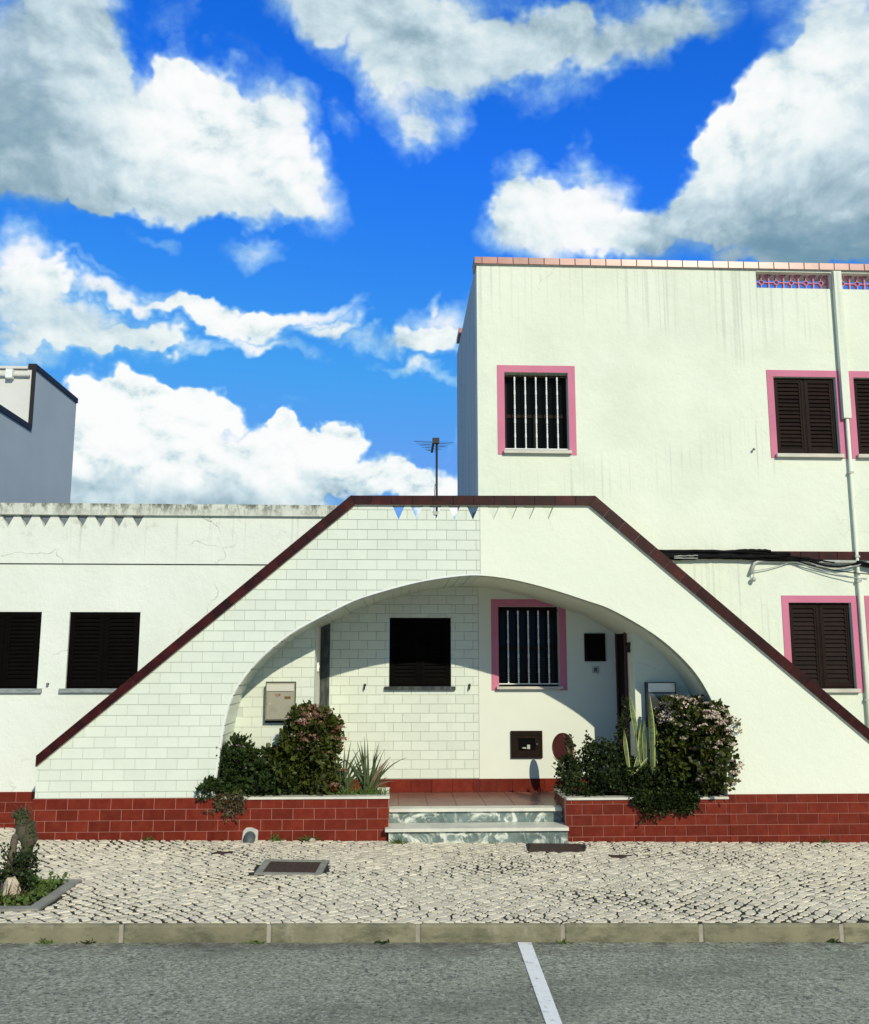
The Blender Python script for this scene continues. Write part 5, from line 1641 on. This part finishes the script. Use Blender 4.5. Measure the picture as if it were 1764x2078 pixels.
# right planter -----------------------------------------------------------
b_ = pw(1235, 1616, YP)
ellsT = [ell(1180, 1575, YP, 40, 42, .2), ell(1230, 1565, YP, 50, 50, .22), ell(1215, 1530, YP, 32, 28, .15), ell(1275, 1580, YP, 45, 38, .22), ell(1330, 1590, YP - .05, 60, 34, .22),
         ell(1262, 1500, YP + .05, 10, 45, .06), ell(1156, 1515, YP, 6, 18, .04), ell(1194, 1510, YP, 5, 18, .04), ell(1150, 1560, YP, 18, 22, .1), ell(1272, 1450, YP + .08, 7, 34, .05)]
tp = shrub('small_leaf_shrub', 'dark small leaved shrub filling the left of the right planter', 'shrub', b_, ellsT, 5600, .030, m_leafC, 31, wr=.5, stems=16)
ht = thing('hanging_plant', pw(1350, 1618, YF), 'dark trailing plant hanging over the right planter onto the red tiles', 'plant')
rs = np.random.default_rng(74)
P_, D_ = [], []; mb = MB()
for k in range(74):
    x = rs.uniform(1288, 1412)
    env = 40 if 1300 < x < 1405 else 20
    ln2 = rs.uniform(4, env) * (1.1 if 1310 < x < 1330 or 1330 < x < 1345 else .8)
    a = Vector(pw(x, 1617, YF - .05)); pts_ = [a + Vector((rs.normal(0, .03), .16, .05)), a + Vector((0, .05, .04)), a]
    for q in range(1, 5): pts_.append(a + Vector((rs.normal(0, .006) * q, -.012 * rs.uniform(0, 1), -ln2 / 1892 * 9.5 * q / 4)))
    mb.tube(pts_, .0025, 4)
    for q in pts_:
        for _ in range(8): P_.append(tuple(q + Vector((rs.normal(0, .014), rs.normal(-.012, .012), rs.normal(0, .016))))); D_.append(rs.normal(size=3) + np.array([0, -.6, -.1]))
mb.build('stems', m_twig, ht)
leaves_mesh('foliage', m_leafC, ht, np.array(P_), np.array(D_), rs.uniform(.018, .034, len(P_)), .5, .2, rs)
shrub('small_leaf_shrub', 'low dark greenery in front of the snake plants', 'shrub', pw(1340, 1616, YF + .15), [ell(1320, 1590, YF + .12, 75, 28, .16), ell(1370, 1600, YF + .12, 40, 20, .14), ell(1180, 1605, YF + .13, 45, 14, .1)], 2600, .028, m_leafC, 32, wr=.5, stems=6)
# snake plants
def snake(i, tip, base, w, Yb, lab):
    w *= .86; Yb -= .08
    o = thing('snake_plant', pw(*base, Yb), lab, 'snake plant', 'snake plant leaves')
    a, b = Vector(pw(*base, Yb)) - Vector((0, 0, .06)), Vector(pw(*tip, Yb + .02))
    v = b - a; L_ = v.length; d = v / L_; side = Vector((d.z, 0, -d.x)).normalized(); nrm = side.cross(d)
    seg = 12; core, edge = MB(), MB()
    C, El, Er = [], [], []
    for k in range(seg + 1):
        t = k / seg
        ww = w * (.62 + .38 * math.sin(PI * min(t * 1.15, 1) * .62)) * (1 if t < .62 else max(0.02, 1 - ((t - .62) / .38) ** 1.7))
        tw_ = side * math.cos(.3 * t + i) + nrm * math.sin(.3 * t + i) * .3
        tw_.normalize(); nv_ = tw_.cross(d)
        p = a + d * L_ * t + side * .012 * math.sin(t * 3 + i)
        C += [tuple(p - tw_ * ww * .78 - nv_ * .006), tuple(p + nv_ * .004), tuple(p + tw_ * ww * .78 - nv_ * .006)]
        El += [tuple(p - tw_ * ww - nv_ * .009), tuple(p - tw_ * ww * .78 - nv_ * .006)]
        Er += [tuple(p + tw_ * ww * .78 - nv_ * .006), tuple(p + tw_ * ww - nv_ * .009)]
    def thick(vs, cols, mb):
        fs = []
        for k in range(seg):
            for c in range(cols - 1): fs.append((k * cols + c, k * cols + c + 1, (k + 1) * cols + c + 1, (k + 1) * cols + c))
        n = len(vs); mb.add(vs + [(q[0], q[1] + .006, q[2]) for q in vs], fs + [tuple(reversed([j + n for j in f])) for f in fs])
    thick(C, 3, core); core.build('blade', m_snake, o, smooth=True, recalc=False)
    thick(El, 2, edge); thick(Er, 2, edge); edge.build('yellow_margin', m_snakey, o, smooth=True, recalc=False)
snk = [((1276, 1403), (1301, 1545), .030, YP + .05, 'tall snake plant leaf leaning left across the door'), ((1320.5, 1413), (1322.6, 1560), .036, YP - .02, 'widest and tallest upright snake plant leaf'),
       ((1268.5, 1481), (1274, 1560), .030, YP - .05, 'shorter rounded snake plant leaf standing apart on the left'), ((1310, 1455), (1310, 1560), .024, YP + .06, 'dark snake plant leaf just left of the widest one'),
       ((1301, 1462), (1301, 1560), .026, YP, 'yellow edged snake plant leaf in the middle of the clump'), ((1313, 1537), (1291, 1560), .016, YP - .06, 'short snake plant leaf leaning low to the right'),
       ((1298, 1522), (1284, 1562), .024, YP - .04, 'brownish short snake plant leaf at the foot of the clump'), ((1332, 1469), (1328, 1560), .022, YP + .05, 'slim snake plant leaf right of the widest one'),
       ((1292, 1490), (1298, 1565), .018, YP - .02, 'slim middle snake plant leaf behind the brownish one')]
for i, (t_, b_, w, Yb, lab) in enumerate(snk): snake(i, t_, b_, w, Yb, lab)
# pale flowering bush
b_ = pw(1410, 1614, YP)
ellsR = [ell(1415, 1520, YP - .05, 66, 90, .26), ell(1390, 1455, YP, 48, 34, .2), ell(1443, 1490, YP - .18, 46, 52, .2), ell(1452, 1555, YP - .24, 42, 54, .22), ell(1380, 1560, YP, 52, 50, .24), ell(1360, 1500, YP + .02, 30, 50, .18)]
br = shrub('flowering_bush', 'big rounded bush with pale pink flower heads in the right planter', 'bush', b_, ellsR, 6200, .048, m_leafA, 33, wr=.52)
heads(br, ellsR[1:2], 56, m_flowB, .034, 8, .15, .3)
heads(br, ellsR[2:3] + ellsR[:1], 70, m_flowB, .032, 9, .1, .7)
heads(br, ellsR[3:4], 24, m_flowB, .028, 10, -.2, .6)
heads(br, ellsR[2:4], 16, m_flowA, .028, 11, -.1, .5)
# strap leaves at the left corner of the right planter
sp = thing('strap_leaf_plant', pw(1165, 1612, YP), 'strap leaved plant sticking out over the left corner of the right planter', 'plant')
for (bx, by, tx, ty, w, dr, dy, mt) in [(1168, 1595, 1124, 1536, .016, .25, -.1, m_strap), (1165, 1600, 1120, 1554, .014, .25, -.05, m_strap), (1165, 1605, 1121, 1605, .016, .7, -.15, m_strapr), (1172, 1592, 1176, 1535, .018, .2, -.05, m_strap),
                                     (1170, 1580, 1144, 1491, .022, .15, .05, m_strap), (1168, 1600, 1158, 1548, .014, .3, -.1, m_strap), (1178, 1600, 1182, 1555, .014, .2, -.14, m_strap), (1175, 1575, 1160, 1510, .014, .2, .02, m_strapr)]:
    blade(sp, mt, (bx, by), (tx, ty), YP - .02, YP + dy, w, dr)

# ------------------------------------------------------------------ planting bed with the pruned tree
cx = sum(p[0] for p in bed) / 4; cy = sum(p[1] for p in bed) / 4
BD = thing('planting_bed', (cx, cy, gz(cx)), 'small earth bed with a concrete edging cut into the cobbles', 'planting bed')
inn = []
def offset_in(poly, d):
    n = len(poly); out = []
    s_ = 1 if sum(poly[i][0] * poly[(i + 1) % n][1] - poly[(i + 1) % n][0] * poly[i][1] for i in range(n)) > 0 else -1
    for i in range(n):
        a, b, c = Vector(poly[i - 1]), Vector(poly[i]), Vector(poly[(i + 1) % n])
        d1, d2 = (b - a).normalized(), (c - b).normalized()
        n1, n2 = Vector((-d1.y, d1.x)) * s_, Vector((-d2.y, d2.x)) * s_
        bis = (n1 + n2).normalized(); out.append(tuple(b + bis * (d / max(.35, bis.dot(n1)))))
    return out
inn = offset_in(bed, .085)
for k in range(4):
    a, b, c, d = bed[k], bed[(k + 1) % 4], inn[(k + 1) % 4], inn[k]
    if k == 3: continue
    MB().slab([a, b, c, d], -.1, .012, .006, gz).build('edging', m_concrete, BD)
MB().slab(inn, -.1, -.012, .002, gz).build('soil', m_soil, BD)
# ground cover weeds in the bed
rs = np.random.default_rng(81)
P_, D_ = [], []
while len(P_) < 1700:
    q = (rs.uniform(min(p[0] for p in inn), max(p[0] for p in inn)), rs.uniform(min(p[1] for p in inn), max(p[1] for p in inn)))
    if not inside(q, inn): continue
    dens = math.sin(q[0] * 11) * math.sin(q[1] * 17) + rs.normal(0, .5)
    if dens < -.2: continue
    P_.append((q[0], q[1], gz(q[0]) + rs.uniform(-.01, .05))); D_.append(rs.normal(size=3) * .9 + np.array([0, 0, .7]))
o = leaves_mesh('ground_cover', m_grass, None, np.array(P_), np.array(D_), rs.uniform(.02, .05, len(P_)), .42, .2, rs)
o['kind'] = 'stuff'; o['label'] = 'low green weeds covering the soil of the planting bed'; o['category'] = 'weeds'
# the pruned trunk
def limb(path_px, rad, Y, mb, n=10, jit=.01, seed=0):
    r = random.Random(seed)
    pts_ = [Vector(pw(x, y, Y + dy)) + Vector((r.uniform(-jit, jit), r.uniform(-jit, jit), 0)) for (x, y, dy) in path_px]
    P2, R2 = [], []
    for i in range(len(pts_) - 1):
        for k in range(4):
            t = k / 4; P2.append(pts_[i].lerp(pts_[i + 1], t)); R2.append((rad[i] + (rad[i + 1] - rad[i]) * t) * r.uniform(.86, 1.16))
    P2.append(pts_[-1]); R2.append(rad[-1]); mb.tube(P2, R2, n)
YT_ = G(15, 1822)[1]
TR = thing('pruned_tree', pw(22, 1820, YT_), 'gnarled pruned stump of a tree with mossy bark in the planting bed', 'tree')
mb = MB()
limb([(44, 1798, 0), (46, 1765, .02), (52, 1735, .02), (60, 1700, 0), (66, 1668, 0)], [.018, .034, .048, .052, .028], YT_, mb, 12, .008, 1)
limb([(58, 1712, .02), (48, 1685, .04), (40, 1665, .02)], [.05, .05, .04], YT_, mb, 12, .008, 2)
mb.build('trunk', m_moss, TR, smooth=True)
mb = MB()
limb([(6, 1832, -.02), (10, 1800, -.02), (20, 1760, 0), (28, 1720, 0), (32, 1700, .02), (46, 1688, .02)], [.03, .028, .028, .026, .026, .028], YT_, mb, 10, .006, 3)
mb.build('limb', m_bark, TR, smooth=True)
mb = MB()
limb([(44, 1672, .03), (50, 1655, .02), (48, 1640, .02)], [.04, .036, .012], YT_, mb, 8, .006, 4)
limb([(46, 1662, .02), (32, 1652, 0), (22, 1658, 0)], [.03, .026, .010], YT_, mb, 8, .006, 5)
mb.build('knuckle', m_moss, TR, smooth=True)
rs = np.random.default_rng(82)
p_ = np.array([pw(rs.normal(45, 10), rs.normal(1652, 8), YT_ + rs.normal(0, .03)) for _ in range(260)] + [pw(rs.normal(64, 5), rs.normal(1690, 14), YT_ + rs.normal(-.03, .02)) for _ in range(160)])
leaves_mesh('moss_tufts', m_moss, TR, p_, rs.normal(size=(420, 3)), rs.uniform(.008, .02, 420), .4, .2, rs)['kind'] = 'stuff'
# dark twiggy bush beside it
sb_ = thing('twiggy_bush', pw(48, 1815, YT_ - .05), 'dark twiggy bush with few leaves right of the pruned stump', 'bush')
mb = MB(); P_, D_ = [], []
rs = np.random.default_rng(83)
for k in range(34):
    tx, ty = rs.uniform(-8, 80), rs.uniform(1715, 1790)
    b0 = Vector(pw(46 + rs.normal(0, 2), 1812, YT_ - .05)); t0 = Vector(pw(tx, ty, YT_ - .05 + rs.normal(0, .08)))
    m0 = b0.lerp(t0, .4) + Vector((rs.normal(0, .02), rs.normal(0, .02), .05))
    mb.tube([b0, m0, t0], [.012, .008, .003], 5)
    for _ in range(22):
        q = m0.lerp(t0, rs.uniform(.3, 1.08)); P_.append(tuple(q + Vector(rs.normal(0, .012, 3)))); D_.append(rs.normal(size=3))
mb.build('twigs', m_twig, sb_, smooth=True)
leaves_mesh('foliage', m_leafB, sb_, np.array(P_), np.array(D_), rs.uniform(.018, .036, len(P_)), .45, .2, rs)
# stone and dead stalks
def rock(mb, c, rx, ry, rz, seed, n=2):
    bm = bmesh.new(); bmesh.ops.create_icosphere(bm, subdivisions=n, radius=1)
    r = random.Random(seed)
    for v in bm.verts:
        k = 1 + .18 * math.sin(v.co.x * 4 + seed) * math.sin(v.co.y * 5 + v.co.z * 3) + r.uniform(-.07, .07)
        v.co = Vector((v.co.x * rx, v.co.y * ry, v.co.z * rz)) * k + Vector(c)
    mb.add([tuple(v.co) for v in bm.verts], [tuple(v.index for v in f.verts) for f in bm.faces]); bm.free()
mb = MB(); q = pw(22, 1812, YT_ - .12); rock(mb, (q[0], q[1], q[2] + .01), .055, .05, .10, 4); o = mb.build('rock', m_rock)
tag(o, 'pale upright stone at the foot of the pruned stump', 'stone')
tuft('dry_stalks', 'brown dead stalks around the pale stone', 'stalks', [pw(x, 1835, YT_ - .2 + .04 * (k % 4)) for k, x in enumerate(range(0, 60, 6))], 60, .16, m_leafD, 84, .003, spread=.5)
MB_ = MB(); a, b, c = pw(-20, 1783, YT_ - .2), pw(18, 1797, YT_ - .2), pw(52, 1812, YT_ - .22)
# weeds along walls and kerb, small stones
wl = [(560, 1693, 30, .08, 'small weed tuft beside the drain pipe stub', YF), (628, 1693, 46, .10, 'grass tuft with a white stone at the wall foot', YF), (806, 1697, 40, .07, 'low green weed at the foot of the marble steps', YF - .12), (1672, 1700, 16, .06, 'tiny weed at the base of the right red tiles', YF),
      (300, 1693, 16, .06, 'tiny weed at the foot of the left red tiles', YF), (1000, 1699, 10, .04, 'sparse weed sprout under the lower step', YF - .12)]
for i, (x, y, n, h, lab, Yw) in enumerate(wl):
    X = WX(x, y, Yw - .03); tuft('weed', lab, 'weed', [(X + .02 * k, Yw - .03, gz(X) - .004) for k in (-1, 0, 1, 2)], n, h, m_grass, 90 + i, .004, spread=.7)['group'] = 'weeds at wall feet'
kw = ['leftmost weed in the gutter under the kerb', 'second weed from the left in the gutter under the kerb', 'weed in the gutter right of the second kerb joint', 'tiny weed in the gutter between the planter and the steps', 'weed at the kerb joint right of the white parking line', 'rightmost weed in the gutter under the kerb']
for i, x in enumerate((95, 180, 520, 775, 1143, 1690)):
    X = G(x, 1913, -.115)[0]; tuft('weed', kw[i], 'weed', [(X + .015 * k, YK0 - .008, gz(X) - .117) for k in (-1, 0, 1)], 22, .045, m_leafB if i % 2 else m_grass, 110 + i, .005, spread=.8)['group'] = 'weeds in the gutter'
mb = MB(); X = WX(634, 1697, YF - .08); rock(mb, (X, YF - .08, gz(X) + .012), .032, .025, .024, 9); tag(mb.build('rock', m_rock), 'small loose white stone below the wall weed', 'stone')
